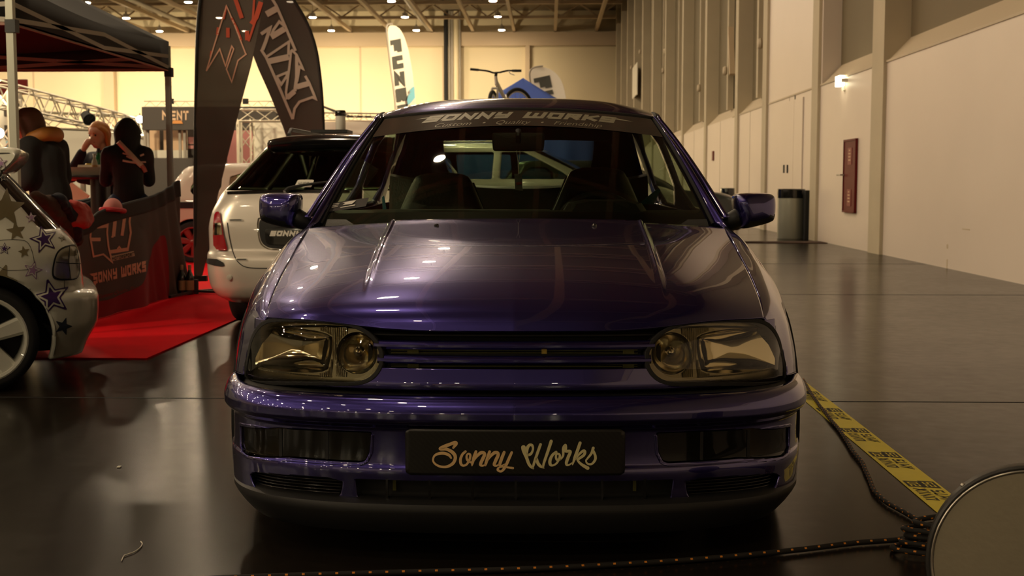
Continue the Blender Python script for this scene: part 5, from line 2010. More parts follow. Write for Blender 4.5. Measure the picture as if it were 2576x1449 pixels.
# ------------------------------------------------------------------ feather flags
def flag(name, label, poly, Y, pole, matn, strokes_, base_px, up=.02):
    t = empty(name, atZ(base_px[0], base_px[1], .02), label, 'flag')
    pm = MB()
    tri_poly = [tuple(p) for p in poly]
    # fabric as a fine clipped sheet with a gentle belly
    Pp = np.array(tri_poly)
    a, b = Pp.min(0), Pp.max(0)
    xs, ys_ = np.meshgrid(np.linspace(a[0] - 2, b[0] + 2, 60), np.linspace(a[1] - 2, b[1] + 2, 150))
    P3 = np.zeros(xs.shape + (3,))
    bend = lambda x, y: .05 * math.sin((x - a[0]) / (b[0] - a[0]) * math.pi) + .02 * math.sin(y / 60.)
    for j in range(xs.shape[0]):
        for i in range(xs.shape[1]):
            P3[j, i] = atY(xs[j, i], ys_[j, i], Y + bend(xs[j, i], ys_[j, i]))
    fb = MB().grid(P3, sdp(xs, ys_, tri_poly), flip=True).build('fabric', matn, t, thick=.003, smooth=80)
    MB().tube([atY(x, y, Y) for x, y in cr(pole, 6)], .016, n=8).build('pole', 'blackplastic', t)
    for mt, lst, nm in strokes_:
        g = MB()
        for pts, w in lst:
            q = []
            for i in range(len(pts) - 1):
                for k in range(4): q.append(np.array(pts[i], float) + (np.array(pts[i + 1], float) - np.array(pts[i], float)) * k / 4)
            q.append(np.array(pts[-1], float))
            vs, fs = ribbon(q, w)
            g.add([atY(v[0], v[1], Y + bend(*v) - .012) for v in vs], fs)
        g.build(nm, mt, fb, thick=.002, smooth=None)
    return t


C = lambda pts, w: ([(490 + x / 4.139, y / 4.139) for x, y in pts], w / 4.139)
f1 = flag('feather_flag', 'tall sheer dark feather flag with red zigzag print on a cross stand', chaikin([(489, 690), (489, 640), (491, 400), (497, 100), (505, -10), (514, -130), (560, -235), (620, -255), (668, -170), (672, -60), (660, 20), (641, 130), (601, 280), (571, 400), (541, 520), (513, 690), (500, 698)], 1), 11.2,
          [(493, 745), (491, 600), (491, 400), (496, 100), (506, -20), (520, -140), (562, -235), (620, -255)], 'flag_mesh',
          [('print_pink', [C([(120, 740), (240, 350), (330, 60), (410, 250), (530, 560)], 13), C([(120, 740), (260, 510), (320, 690), (385, 480), (405, 510), (330, 720), (385, 855), (450, 630), (540, 560)], 13)], 'outline_print'),
           ('flag_red', [C([(405, -60), (440, 40), (490, 190)], 42), C([(690, 20), (640, 180), (590, 250)], 50), C([(650, 160), (560, 430)], 22), C([(330, 60), (300, 200)], 20), C([(345, 290), (345, 390)], 36), C([(245, 285), (235, 365)], 28), C([(380, 180), (440, 300), (485, 420)], 22), C([(620, -20), (605, 200)], 22), C([(545, 320), (545, 420)], 42), C([(170, 530), (160, 590)], 12)], 'red_print')], (493, 742))
MB().bar(atY(474, 702, 11.2), atY(521, 700, 11.2), .05, .05).build('cross_bar', 'blackplastic', f1, smooth=None)
b0 = atZ(493, 742)
ft = MB()
for dx, dy in ((-.55, .25), (.62, -.12), (.30, .5), (-.1, -.45)):
    ft.bar(Vector((b0.x, b0.y, .035)), Vector((b0.x + dx, b0.y + dy, .024)), .024, .02)
ft.tube([(b0.x, b0.y, .01), (b0.x, b0.y, .14)], .025, n=10)
ft.build('stand', 'blackplastic', f1, smooth=None)
f2 = flag('feather_flag', 'dark feather flag with cream outlined letters rising behind the silver estate', chaikin([(800, 620), (812, 600), (813, 345), (810, 260), (804, 190), (793, 120), (770, 55), (735, -5), (705, -60), (675, -85), (655, -60), (640, 40), (632, 115), (640, 152), (682, 245), (722, 345), (790, 560)], 1), 12.95,
          [(812, 690), (814, 500), (814, 340), (811, 260), (805, 190), (794, 120), (771, 55), (736, -5), (706, -60), (675, -85)], 'flag_dark',
          [('flag_letter', [C([(800, -20), (850, 60), (940, 270), (1050, 530)], 28), C([(745, 150), (855, 88)], 66), C([(690, 355), (785, 290), (740, 430), (705, 520)], 36), C([(795, 370), (820, 310), (880, 225), (940, 275)], 28), C([(795, 385), (935, 300)], 62),
                            C([(690, 515), (745, 600), (880, 910), (1020, 1240)], 28), C([(750, 590), (980, 435), (975, 570)], 26), C([(765, 640), (980, 592)], 62), C([(1005, 515), (1060, 570), (1130, 720), (1092, 695), (1066, 850)], 24),
                            C([(1005, 520), (985, 700), (950, 960), (960, 1035)], 24), C([(960, 1020), (1040, 950)], 52), C([(1042, 950), (1062, 800), (1062, 575)], 34), C([(850, 800), (960, 755), (960, 790), (900, 880), (855, 805)], 26), C([(1060, 905), (1185, 870)], 56),
                            C([(1150, 790), (1190, 860), (1260, 1030), (1225, 1012), (1090, 1060), (1040, 1130), (1020, 1240)], 26)], 'letter_print')], (812, 700))
b0 = atY(812, 672, 12.95)
ft = MB()
for dx, dy in ((-.5, .3), (.5, -.2), (.25, .5), (-.1, -.4)):
    ft.bar(Vector((b0.x, 12.95, .035)), Vector((b0.x + dx, 12.95 + dy, .024)), .045, .025)
ft.tube([(b0.x, 12.95, .01), (b0.x, 12.95, .30)], .022, n=10)
ft.build('stand', 'blackplastic', f2, smooth=None)


# ------------------------------------------------------------------ bar table, drinks
TX, TY, TZ = -4.02, 11.0, 1.075
t = empty('bar_table', (TX, TY, 0), 'black round bar table under the canopy', 'table')
MB().lathe([(0, TZ - .035), (.34, TZ - .035), (.36, TZ - .02), (.36, TZ - .004), (.355, TZ), (0, TZ)], (TX, TY, 0), n=40).build('table_top', 'tabletop', t)
MB().lathe([(0, 0), (.27, 0), (.28, .012), (.10, .03), (.085, .05), (.085, TZ - .035)], (TX, TY, 0), n=32).build('pedestal', 'tabletop', t)
FBY = 10.88
q = atY(226, 430, FBY)
fb_ = empty('food_box', (q.x, FBY, TZ), 'open pale takeaway food box on the bar table', 'food box')
bxm = MB()
for s in (-1, 1):
    bxm.bar((q.x - .16, FBY + s * .08, TZ + .035), (q.x + .13, FBY + s * .08, TZ + .035), .006, .07)
for x in (-.16, .13):
    bxm.bar((q.x + x, FBY - .08, TZ + .035), (q.x + x, FBY + .08, TZ + .035), .006, .07)
bxm.box((q.x - .015, FBY, TZ + .004), (.29, .16, .006))
bxm.build('tray', 'foodbox', fb_, smooth=None)
lid_ = MB().box((q.x - .015, FBY + .12, TZ + .055), (.29, .09, .008), Matrix.Rotation(R_(55), 3, 'X'))
lid_.build('lid', 'foodbox', fb_, smooth=None)
fd = MB()
for k in range(7):
    fd.lathe([(0, -.018), (.022, -.012), (.028, 0), (.020, .014), (0, .018)], (q.x - .02 + .02 * k, FBY + .03 * math.sin(k * 2.), TZ + .045 + .008 * math.cos(k * 3)), n=10)
fd.build('food', 'food', fb_)
qb = atY(249, 420, 11.12)
bottle((qb.x - .0, 11.12, TZ), None, 'green glass bottle standing on the bar table', None, .92, 'bottle_green', None, 'rubber')
qb = atY(238, 420, 11.0)
bottle((qb.x, 11.0, TZ), None, 'clear bottle on the bar table left of the green bottle', None, .72, 'bottle_clear', 'label_tan', 'steel')
qb = atY(224, 405, 11.2)
t = empty('drink_can', (qb.x, 11.2, TZ), 'short can with yellow top and red side on the bar table', 'can')
MB().lathe([(0, 0), (.033, 0), (.036, .006), (.036, .07)], (qb.x, 11.2, TZ), n=18).build('can_body', 'cap_red', t)
MB().lathe([(.036, .07), (.036, .10), (.030, .108), (0, .108)], (qb.x, 11.2, TZ), n=18).build('can_top', 'yellow', t)


# ------------------------------------------------------------------ people
def blob(parts, vox=.012, smooth=4):
    """parts: list of (points, radii) limbs merged into one skin"""
    m_ = MB()
    for pts, rs in parts:
        q = cr([tuple(p) + (r,) for p, r in zip(pts, rs)], 5)
        m_.tube([Vector(p[:3]) for p in q], [max(.002, p[3]) for p in q], n=14)
        for e in (0, -1):
            r = float(q[e][3])
            c = Vector(q[e][:3])
            m_.lathe([(0, -r)] + [(r * math.cos(a), r * math.sin(a)) for a in np.linspace(-1.3, 1.3, 8)] + [(0, r)], c, n=14)
    return m_


def flesh(m_, name, matn, parent, vox=.012, it=6):
    o = m_.build(name, matn, parent, smooth=180)
    a = o.modifiers.new('merge', 'REMESH'); a.mode = 'VOXEL'; a.voxel_size = vox; a.use_smooth_shade = True
    b = o.modifiers.new('soften', 'SMOOTH'); b.iterations = it; b.factor = .5
    return o


def hand_parts(w, d, n, L=.085):
    """palm and five curled digits: w wrist, d pointing direction, n palm normal"""
    w, d, n = Vector(w), Vector(d).normalized(), Vector(n).normalized()
    s = d.cross(n).normalized()
    out = [([w, w + d * .045, w + d * .085], [.024, .032, .030]), ([w + d * .03 + s * .018, w + d * .085 + s * .026], [.016, .013]), ([w + d * .03 - s * .018, w + d * .085 - s * .026], [.016, .013])]
    for k, (o_, l) in enumerate(((-.030, .8), (-.010, 1.), (.010, .95), (.030, .72))):
        b = w + d * .085 + s * o_
        out.append(([b, b + d * .032 * l + n * .006, b + d * .052 * l + n * .024, b + d * .056 * l + n * .044], [.0095, .0088, .008, .007]))
    b = w + d * .03 + s * .03
    out.append(([b, b + s * .022 + d * .022 + n * .010, b + s * .026 + d * .048 + n * .018], [.012, .0105, .009]))
    return out


def person(label, base, yaw, j, hair=None, hood=False, hand_l=None, hand_r=None, skinm='skin', topm='hoodie', legm='trousers', hair_len=.12, hairm='hair_brown', k=1.0):
    """j: joints in a local frame where +y is where the body faces"""
    t = empty('person', base, label, 'person', rz=yaw)
    M_ = WM[t.name]
    W_ = lambda p: M_ @ Vector(p)
    h, n, ch, pv = j['head'], j['neck'], j['chest'], j['pelvis']
    parts = [([W_(pv), W_((Vector(pv) + Vector(ch)) / 2), W_(ch), W_(n)], [.13, .115, .125, .055]), ([W_(n), W_(Vector(n) * .4 + Vector(h) * .6)], [.052, .055])]
    for s in ('l', 'r'):
        sh, el, wr = (Vector(j[x + s]) for x in ('sh', 'el', 'wr'))
        hp, kn, an = (Vector(j[x + s]) for x in ('hp', 'kn', 'an'))
        parts.append(([W_(Vector(ch) * .5 + sh * .5), W_(sh), W_((sh + el) / 2), W_(el), W_((el + wr) / 2), W_(wr)], [.075, .058, .047, .041, .036, .027]))
        parts.append(([W_(hp), W_((hp + kn) / 2), W_(kn), W_((kn + an) / 2), W_(an)], [.088, .078, .058, .052, .038]))
        toe = an + Vector(j['toe' + s])
        parts.append(([W_(an + Vector((0, -.03, -.03))), W_((an + toe) / 2 + Vector((0, 0, -.03))), W_(toe + Vector((0, 0, -.035)))], [.038, .036, .028]))
        d = (wr - el).normalized()
        nn = Vector(j.get('palm' + s, (0, 0, -1)))
        dd = Vector(j.get('hand' + s, d))
        parts += [([W_(p) for p in a], b) for a, b in hand_parts(wr, dd, nn)]
    H = Vector(h)
    f = Vector(j.get('face', (0, 1, 0))).normalized()
    side = f.cross(Vector((0, 0, 1))).normalized()
    up = side.cross(f)
    # skull, jaw, nose, ears
    parts += [([W_(H - f * .025 + up * .03), W_(H + f * .012 + up * .035)], [.088, .084]), ([W_(H + f * .02 - up * .02), W_(H + f * .045 - up * .075)], [.068, .040]),
              ([W_(H + f * .088 + up * .012), W_(H + f * .108 - up * .022)], [.010, .014]), ([W_(H + f * .082 - up * .055), W_(H + f * .086 - up * .066)], [.020, .018])]
    for s in (-1, 1):
        parts.append(([W_(H + side * s * .082 - f * .01 + up * .012), W_(H + side * s * .084 - f * .012 - up * .022)], [.016, .011]))
    body = flesh(blob(parts), 'body', skinm, t, .010, 5)
    for s in (-1, 1):
        e = MB().lathe([(0, -.011), (.008, -.008), (.011, 0), (.008, .008), (0, .011)], W_(H + f * .082 + side * s * .032 + up * .014), n=12)
        e.build('eye', 'eye', body)
        MB().tube([W_(H + f * .092 + side * s * (.016 + .013 * i) + up * (.034 + .006 * math.sin(i * 1.5))) for i in range(3)], .0045, n=6).build('eyebrow', hairm, body)
    MB().tube([W_(H + f * (.094 - .010 * abs(x)) + side * x * .022 - up * .052) for x in (-1, -.4, 0, .4, 1)], [.004, .006, .006, .006, .004], n=8).build('lips', 'lips', body)
    # clothes
    c = [([W_(Vector(pv) + Vector((0, 0, -.06))), W_(Vector(pv) + Vector((0, 0, .06))), W_((Vector(pv) + Vector(ch)) / 2), W_(ch), W_(Vector(ch) * .35 + Vector(n) * .65)], [.155 * k, .15 * k, .14 * k, .150 * k, .085])]
    for s in ('l', 'r'):
        sh, el, wr = (Vector(j[x + s]) for x in ('sh', 'el', 'wr'))
        c.append(([W_(Vector(ch) * .5 + sh * .5), W_(sh), W_((sh + el) / 2), W_(el), W_((el + wr) / 2), W_(el * .12 + wr * .88)], [.10 * k, .080 * k, .068 * k, .060 * k, .053 * k, .046 * k]))
    if hood:
        c += [([W_(Vector(n) - Vector((0, .02, .02))), W_(H - f * .03 + up * .0)], [.10, .112]), ([W_(H - f * .03 + up * .02), W_(H - f * .005 + up * .05), W_(H - f * .04 + up * .07)], [.115, .105, .085])]
    top_ = flesh(blob(c), 'hooded_top' if hood else 'jumper', topm, t, .013, 5)
    g = []
    for s in ('l', 'r'):
        hp, kn, an = (Vector(j[x + s]) for x in ('hp', 'kn', 'an'))
        g.append(([W_(hp), W_((hp + kn) / 2), W_(kn), W_((kn + an) / 2), W_(kn * .12 + an * .88)], [.108, .096, .074, .066, .058]))
    g.append(([W_(Vector(pv) + Vector((-.06, 0, -.03))), W_(Vector(pv) + Vector((.06, 0, -.03)))], [.13, .13]))
    flesh(blob(g), 'trousers', legm, t, .013, 4)
    for s in ('l', 'r'):
        an = Vector(j['an' + s]); toe = an + Vector(j['toe' + s])
        flesh(blob([([W_(an + Vector((0, -.03, -.025))), W_((an + toe) / 2 + Vector((0, 0, -.028))), W_(toe + Vector((0, 0, -.035)))], [.050, .046, .038])]), 'shoe', 'blackplastic', t, .01, 3)
    if hair:
        hs = [([W_(H - f * .035 + up * .045), W_(H - f * .0 + up * .065)], [.092, .080]), ([W_(H - f * .05 + up * .01), W_(H - f * .065 - up * hair_len)], [.085, .055])]
        for s in (-1, 1):
            hs.append(([W_(H + side * s * .055 + f * .03 + up * .07), W_(H + side * s * .084 - f * .01 + up * .02), W_(H + side * s * .080 - f * .03 - up * hair_len)], [.030, .028, .022]))
        flesh(blob(hs), 'hair', hairm, t, .010, 4)
    return t, W_, top_


def sit(hz=.80, lean=.10, sh=.19):
    return dict(pelvis=(0, 0, hz + .10), chest=(0, lean, hz + .44), neck=(0, lean + .03, hz + .60), head=(0, lean + .07, hz + .73),
                shl=(-sh, lean, hz + .51), shr=(sh, lean, hz + .51), ell=(-sh - .05, lean + .20, hz + .30), elr=(sh + .05, lean + .20, hz + .30),
                wrl=(-.10, lean + .42, hz + .33), wrr=(.10, lean + .42, hz + .33), hpl=(-.09, .02, hz + .06), hpr=(.09, .02, hz + .06),
                knl=(-.13, .40, hz + .02), knr=(.13, .40, hz + .02), anl=(-.12, .34, hz - .38), anr=(.12, .34, hz - .38), toel=(0, .15, -.02), toer=(0, .15, -.02))


def stool(x, y, h, label):
    t = empty('bar_stool', (x, y, 0), label, 'stool')
    MB().lathe([(0, h - .06), (.16, h - .06), (.18, h - .04), (.18, h - .012), (.16, h), (0, h)], (x, y, 0), n=24).build('seat', 'tabletop', t)
    for a in range(4):
        an = math.pi / 4 + a * math.pi / 2
        MB().tube([(x + .11 * math.cos(an), y + .11 * math.sin(an), h - .06), (x + .20 * math.cos(an), y + .20 * math.sin(an), 0.012)], .014, n=8).build('leg', 'pole_alu', t)
    MB().tube([(x + .175 * math.cos(b), y + .175 * math.sin(b), .30) for b in np.linspace(0, 2 * math.pi, 24, endpoint=False)], .010, n=6, closed=True).build('foot_ring', 'pole_alu', t)


# hooded person, back to the camera, leaning to the table at the left
q = atY(322, 400, 10.3)
j = sit(.74, .06, .145)
j['head'] = (0, .14, 1.40); j['neck'] = (0, .09, 1.30)
j['face'] = (-.25, 1, -.15); j['ell'] = (-.175, .20, 1.02); j['elr'] = (.18, .20, 1.02); j['wrl'] = (-.10, .42, 1.13); j['wrr'] = (.10, .42, 1.13)
hp_, Wp, tp_ = person('person in black hooded top with pale strap across the back, seated at the table', (q.x, 10.30, 0), R_(22), j, hood=True, legm='jeans', k=.88)
stool(q.x, 10.30, .675, 'black bar stool under the person in the hooded top')
# strap and back print, laid on the back of the top
dg = bpy.context.evaluated_depsgraph_get()
ev = tp_.evaluated_get(dg)
me = ev.to_mesh()
tw = [tp_.matrix_world @ v.co for v in me.vertices]
bpy.context.view_layer.update()
tw = [WM[hp_.name] @ v.co for v in me.vertices]
tbv = BVHTree.FromPolygons([tuple(v) for v in tw], [tuple(p.vertices) for p in me.polygons])
ev.to_mesh_clear()


def on_back(pts, off):
    r = []
    for p in pts:
        d = ray(*p).normalized()
        h = tbv.ray_cast(CAM, d)
        r.append(h[0] - d * off if h[0] is not None else None)
    return r


def back_strip(pts, w, off, name, matn):
    q_ = cr(pts, 8)
    vs, fs = ribbon(q_, w)
    h = on_back(vs, off)
    fs = [f for f in fs if all(h[i] is not None for i in f)]
    if fs: MB().add([x if x is not None else Vector() for x in h], fs).build(name, matn, hp_, thick=.006, smooth=60)


back_strip([(298, 357), (318, 378), (340, 402), (356, 418)], 12, .012, 'bag_strap', 'strap')
back_strip([(355, 416), (361, 424), (365, 433)], 10, .013, 'bag_strap', 'strap_red')
for pts, w in (([(309, 386), (324, 390)], 3), ([(309, 404), (330, 408), (345, 410)], 5), ([(318, 393), (330, 399)], 4), ([(352, 392), (362, 388)], 5), ([(345, 408), (366, 407)], 3)):
    back_strip(pts, w, .008, 'back_print', 'strap')

# woman with ginger hair eating
q = atY(272, 345, 11.75)
j = sit(.72, .04)
j['face'] = (-.15, 1, -.12)
j['wrr'] = (.055, .245, 1.32); j['elr'] = (.25, .26, 1.06); j['handr'] = (-.35, -.30, .85); j['palmr'] = (-.3, -.9, -.1)
person('person with ginger hair eating with one hand at the mouth', (q.x, 11.75, 0), R_(150), j, hair=True, hairm='hair_ginger', hair_len=.10, topm='jacket_navy')
stool(q.x, 11.75, .655, 'black bar stool under the person with ginger hair')

# standing person, turned to the left
q = atY(118, 400, 9.0)
j = dict(pelvis=(0, 0, .86), chest=(0, .05, 1.19), neck=(0, .10, 1.34), head=(0, .18, 1.42), shl=(-.155, .05, 1.27), shr=(.155, .05, 1.27), ell=(-.19, .04, 1.03), elr=(.19, .04, 1.03), wrl=(-.16, .22, .92), wrr=(.16, .22, .92),
         hpl=(-.09, 0, .84), hpr=(.09, 0, .84), knl=(-.10, .02, .45), knr=(.10, .04, .45), anl=(-.10, -.02, .085), anr=(.10, 0, .085), toel=(0, .16, -.015), toer=(0, .16, -.015), face=(0, 1, -.25))
sp_, Wp, _ = person('person with long reddish brown hair standing in black beside the canopy pole', (q.x + .02, 9.0, 0), R_(72), j, hair=True, hairm='hair_brown', hair_len=.20)
col = blob([([Wp((-.11, .06, 1.33)), Wp((-.06, -.02, 1.36)), Wp((.06, -.02, 1.36)), Wp((.11, .06, 1.33))], [.045, .055, .055, .045])])
flesh(col, 'fur_collar', 'hair_ginger', sp_, .010, 3)

# pale wooden crate slats behind the table
q0 = atY(200, 470, 12.6)
t = empty('slatted_rack', (q0.x, 12.6, 0), 'pale slatted rack standing behind the bar table', 'rack')
for k in range(4):
    a, b = atY(165, 452 + k * 13, 12.6), atY(222, 496 + k * 13, 12.6)
    MB().bar(a, b, .03, .045).build('slat', 'slat_wood', t, smooth=None)
a, b = atY(207, 448, 12.62), atY(205, 520, 12.62)
MB().bar((a.x, 12.64, 1.07), (a.x, 12.64, 0), .05, .04).bar((a.x - .28, 12.64, 1.07), (a.x - .28, 12.64, 0), .05, .04).build('upright', 'steel', t, smooth=None)
# ================================================================== stands at the far side
def truss(name, label, a, b, w, r=.025, group=None, step=None, matn='truss', legs=False):
    a, b = Vector(a), Vector(b)
    d = (b - a).normalized()
    u = Vector((0, 0, 1)) if abs(d.z) < .9 else Vector((1, 0, 0))
    s = d.cross(u).normalized()
    u = s.cross(d)
    L = (b - a).length
    m_ = MB()
    cs = [(s * i + u * k) * (w / 2) for i, k in ((-1, -1), (1, -1), (1, 1), (-1, 1))]
    for c in cs: m_.tube([a + c, b + c], r, n=6)
    if legs:
        for p in (a, b):
            for c in cs[:2]: m_.tube([Vector((p.x, p.y, 0)) + Vector((c.x, c.y, 0)), p + c], r, n=6)
    n = max(2, int(round(L / (step or w * 1.3))))
    for k in range(4):
        c0, c1 = cs[k], cs[(k + 1) % 4]
        for i in range(n):
            p0, p1 = a + d * (L * i / n), a + d * (L * (i + 1) / n)
            m_.tube([p0 + (c0 if i % 2 == 0 else c1), p1 + (c1 if i % 2 == 0 else c0)], r * .6, n=5)
    return single(m_, name, matn, label, 'truss', group, smooth=60)


def panel(name, label, cat, px0, py0, px1, py1, Y, matn, th=.06, ground=False, parent=None):
    a, b = atY(px0, py0, Y), atY(px1, py1, Y)
    z0 = 0 if ground else min(a.z, b.z)
    z1 = max(a.z, b.z)
    bx_ = MB().box(((a.x + b.x) / 2, Y, (z0 + z1) / 2), (abs(b.x - a.x), th, z1 - z0))
    if parent is not None: return bx_.build(name, matn, parent, smooth=None)
    return single(bx_, name, matn, label, cat, smooth=None)


# long lighting truss running away at the left, on a tower
A, B = atY(-30, 232, 22), atY(392, 333, 34)
truss('lighting_truss', 'long silver box truss sloping away above the people', A, B, .42)
A2 = atY(100, 302, 31)
truss('lighting_truss', 'level silver box truss behind the standing person', A2, Vector((B.x, 33.9, A2.z)), .40, legs=True)
truss('lighting_truss', 'bright upright truss tower behind the canopy pole', (B.x + .1, 33.5, 0), (B.x + .1, 33.5, B.z - .3), .36, .03)
q = atY(8, 300, 21.5)
truss('lighting_truss', 'upright truss tower at the far left edge', (q.x, 21.5, 0), (q.x, 21.5, 2.6), .34)


def spotlight(loc, label, aim, s=1., matn='spot_glow'):
    t = empty('spotlight', loc, label, 'spotlight')
    L = Vector(loc); d = Vector(aim).normalized()
    R3 = d.to_track_quat('Z', 'Y').to_matrix()
    MB().lathe([(0, -.22 * s), (.10 * s, -.20 * s), (.13 * s, 0), (.14 * s, .02 * s), (.12 * s, .0)], L, n=18, rot=R3).build('housing', 'rubber', t)
    MB().lathe([(.125 * s, .008 * s), (.06 * s, .02 * s), (0, .022 * s)], L, n=18, rot=R3).build('lens', matn, t)
    MB().tube([L + Vector((0, 0, 0)), L + Vector((0, 0, .22 * s))], .02 * s, n=6).build('bracket', 'rubber', t)
    return t


spotlight(atY(393, 322, 32.6), 'glaring lit spotlight at the corner of the truss', (.5, -1, -.25), 1.6)
spotlight(atY(352, 300, 31), 'small lit spotlight on the sloping truss', (.4, -1, -.3), .7)
spotlight(atY(-4, 335, 20.9), 'lit spotlight on the truss tower at the left edge', (.5, -1, -.2), .7)
spotlight(atY(224, 300, 26), 'unlit black spotlight hanging below the sloping truss', (.6, -.6, -.5), 1.0, 'blackgloss')

# red board and dark posters far left
q = atY(15, 220, 30)
t = empty('display_board', (q.x, 30, 0), 'red display board on posts high at the far left', 'board')
panel('board', None, None, -40, 200, 70, 238, 30, 'door_red', .06, False, t)
for px in (-20, 50):
    a = atY(px, 238, 30)
    MB().bar((a.x, 30, 0), a, .08, .08).build('post', 'pipe_grey', t, smooth=None)
for i, (x0, y0, x1, y1, lb) in enumerate(((10, 258, 48, 292, 'dark poster on the left stand, upper one'), (12, 315, 48, 350, 'dark poster on the left stand, lower one'))):
    p = panel('poster', lb, 'poster', x0, y0, x1, y1, 24.545, 'booth_dark', .05)
bw_ = panel('booth_wall', 'pale stand wall with blue mark behind the coupe wing', 'stand wall', -60, 250, 62, 460, 24.6, 'booth_white', ground=True)
panel('graphic', None, None, 16, 355, 50, 374, 24.555, 'flag_blue', .03, False, bw_)
# cream stand wall behind the people
panel('booth_wall', 'wide cream stand wall behind the seated people', 'stand wall', 95, 322, 385, 470, 38, 'booth_white', ground=True)

# stand with the dark header
YB1 = 26.
q = atY(480, 400, YB1)
stn = empty('exhibition_stand', (q.x, YB1, 0), 'dark exhibition stand with pale letters MENT on its header', 'stand')
pn = lambda name, x0, y0, x1, y1, Y, m_, th=.06, g=False: panel(name, None, None, x0, y0, x1, y1, Y, m_, th, g, stn)
hdr = pn('header', 362, 270, 700, 327, YB1, 'booth_dark', .3)
tx = MB()
st_, L = strokes('MENT', 1., .9, .18, .22)
for vs, fs in st_:
    tx.add([atY(408 + 66 * v[0] / L, 302 - 23 * v[1], YB1 - .16) for v in vs], fs)
tx.build('lettering', 'booth_peach', hdr, smooth=None, thick=.01)
MB().prism([(430, 311), (436, 303), (456, 303), (460, 311)], lambda p: atY(p[0], p[1], YB1 - .16), lambda p: atY(p[0], p[1], YB1 - .18)).build('orange_mark', 'booth_orange', hdr, smooth=None)
pn('glazed_panel', 366, 322, 402, 400, YB1 + .6, 'booth_peach')
pn('glazed_panel', 412, 322, 470, 400, YB1 + .6, 'booth_peach')
pn('lower_panel', 366, 378, 472, 402, YB1 + .45, 'booth_white')
pn('counter', 360, 398, 495, 470, YB1 - .5, 'booth_dark', .5, True)
pn('side_wall', 472, 326, 572, 470, YB1 + .8, 'booth_dark', .06, True)
pn('back_wall', 362, 326, 473, 470, YB1 + .9, 'booth_dark', .06, True)
for y0, y1 in ((345, 362), (366, 374)): pn('pink_stripe', 474, y0, 570, y1, YB1 + .75, 'booth_pink', .03)
for px in (364, 372, 452, 464, 696):
    a = atY(px, 320, YB1 + .1)
    MB().bar((a.x, a.y, 0), a, .05, .05).build('post', 'pipe_grey', stn, smooth=None)
rail_ = MB()
a, b = atY(362, 269, YB1 - .1), atY(815, 269, YB1 - .1)
for dz in (0, .12):
    rail_.tube([a + Vector((0, 0, dz)), b + Vector((0, 0, dz))], .012, n=6)
for k in range(30):
    rail_.tube([a.lerp(b, k / 30) + Vector((0, 0, .12 * (k % 2))), a.lerp(b, (k + 1) / 30) + Vector((0, 0, .12 * ((k + 1) % 2)))], .008, n=5)
rail_.build('top_truss', 'truss', stn)
for px in (430, 618):
    a, b = atY(px - 6, 266, YB1 - .1), atY(px + 6, 256, YB1 - .1)
    MB().box((a.x * .5 + b.x * .5, YB1 - .1, (a.z + b.z) / 2 + .05), (abs(b.x - a.x), .1, abs(b.z - a.z) + .03)).build('speaker', 'rubber', stn, smooth=None)
# white stand between the flags
panel('booth_wall', 'bright white stand wall seen between the two flags', 'stand wall', 640, 302, 722, 470, 24.5, 'booth_white', ground=True)
panel('booth_wall', 'pink stand wall behind the sheer flag edge', 'stand wall', 560, 318, 640, 470, 29.6, 'booth_pink', ground=True)
q = atY(617, 300, 24.2)
truss('lighting_truss', 'upright truss tower beside the bright white stand wall', (q.x, 24.2, 0), (q.x, 24.2, q.z), .26, .02)
a, b = atY(604, 291, 23.9), atY(726, 291, 23.9)
truss('lighting_truss', 'level truss over the bright white stand wall', a, b, .22, .018, legs=True)
# red car far off: just its roof and flank show
t = empty('red_car', (atY(615, 395, 28).x, 28.0, 0), 'red car far off beside the bright white stand wall', 'car')
MR = Matrix.Translation(Vector((atY(588, 395, 28).x + .3, 28.0, 0))) @ Matrix.Rotation(R_(-95), 4, 'Z') @ Matrix.Translation(Vector((0, -.3, 0)))
LR = [(.25, .72, .1, 3.6, .3), (.5, .80, .0, 3.8, .4), (.8, .80, .02, 3.7, .4), (.95, .76, .15, 3.3, .4), (1.2, .66, .5, 2.8, .4), (1.42, .58, .9, 2.4, .4), (1.52, .45, 1.2, 2.1, .4)]
ring_car(t, MR, LR, side_glass=[[(.7, 1.0), (2.8, 1.0), (2.3, 1.38), (1.1, 1.38)]], paint='red_paint', glass='blackgloss', nz=40, ns=30, nl=16, na=6)
# stand right of the second flag: dark sloping roof, thin truss, pale wall
rf = MB()
rf.prism([(815, 272), (872, 296), (1000, 298), (1000, 293), (880, 290), (815, 266)], lambda p: atY(p[0], p[1], 27), lambda p: atY(p[0], p[1], 28))
single(rf, 'stand_roof', 'booth_dark', 'dark sloping stand roof edge right of the lettered flag', 'stand roof', smooth=None)
truss('lighting_truss', 'level truss right of the lettered flag above the estate', atY(812, 293, 26.8), atY(1020, 296, 26.8), .16, .014, legs=True)
panel('booth_wall', 'pale stand wall behind the flask on the silver estate', 'stand wall', 815, 306, 1060, 470, 28.5, 'booth_white', ground=True)

# ------------------------------------------------------------------ white feather flags
FY = 22.


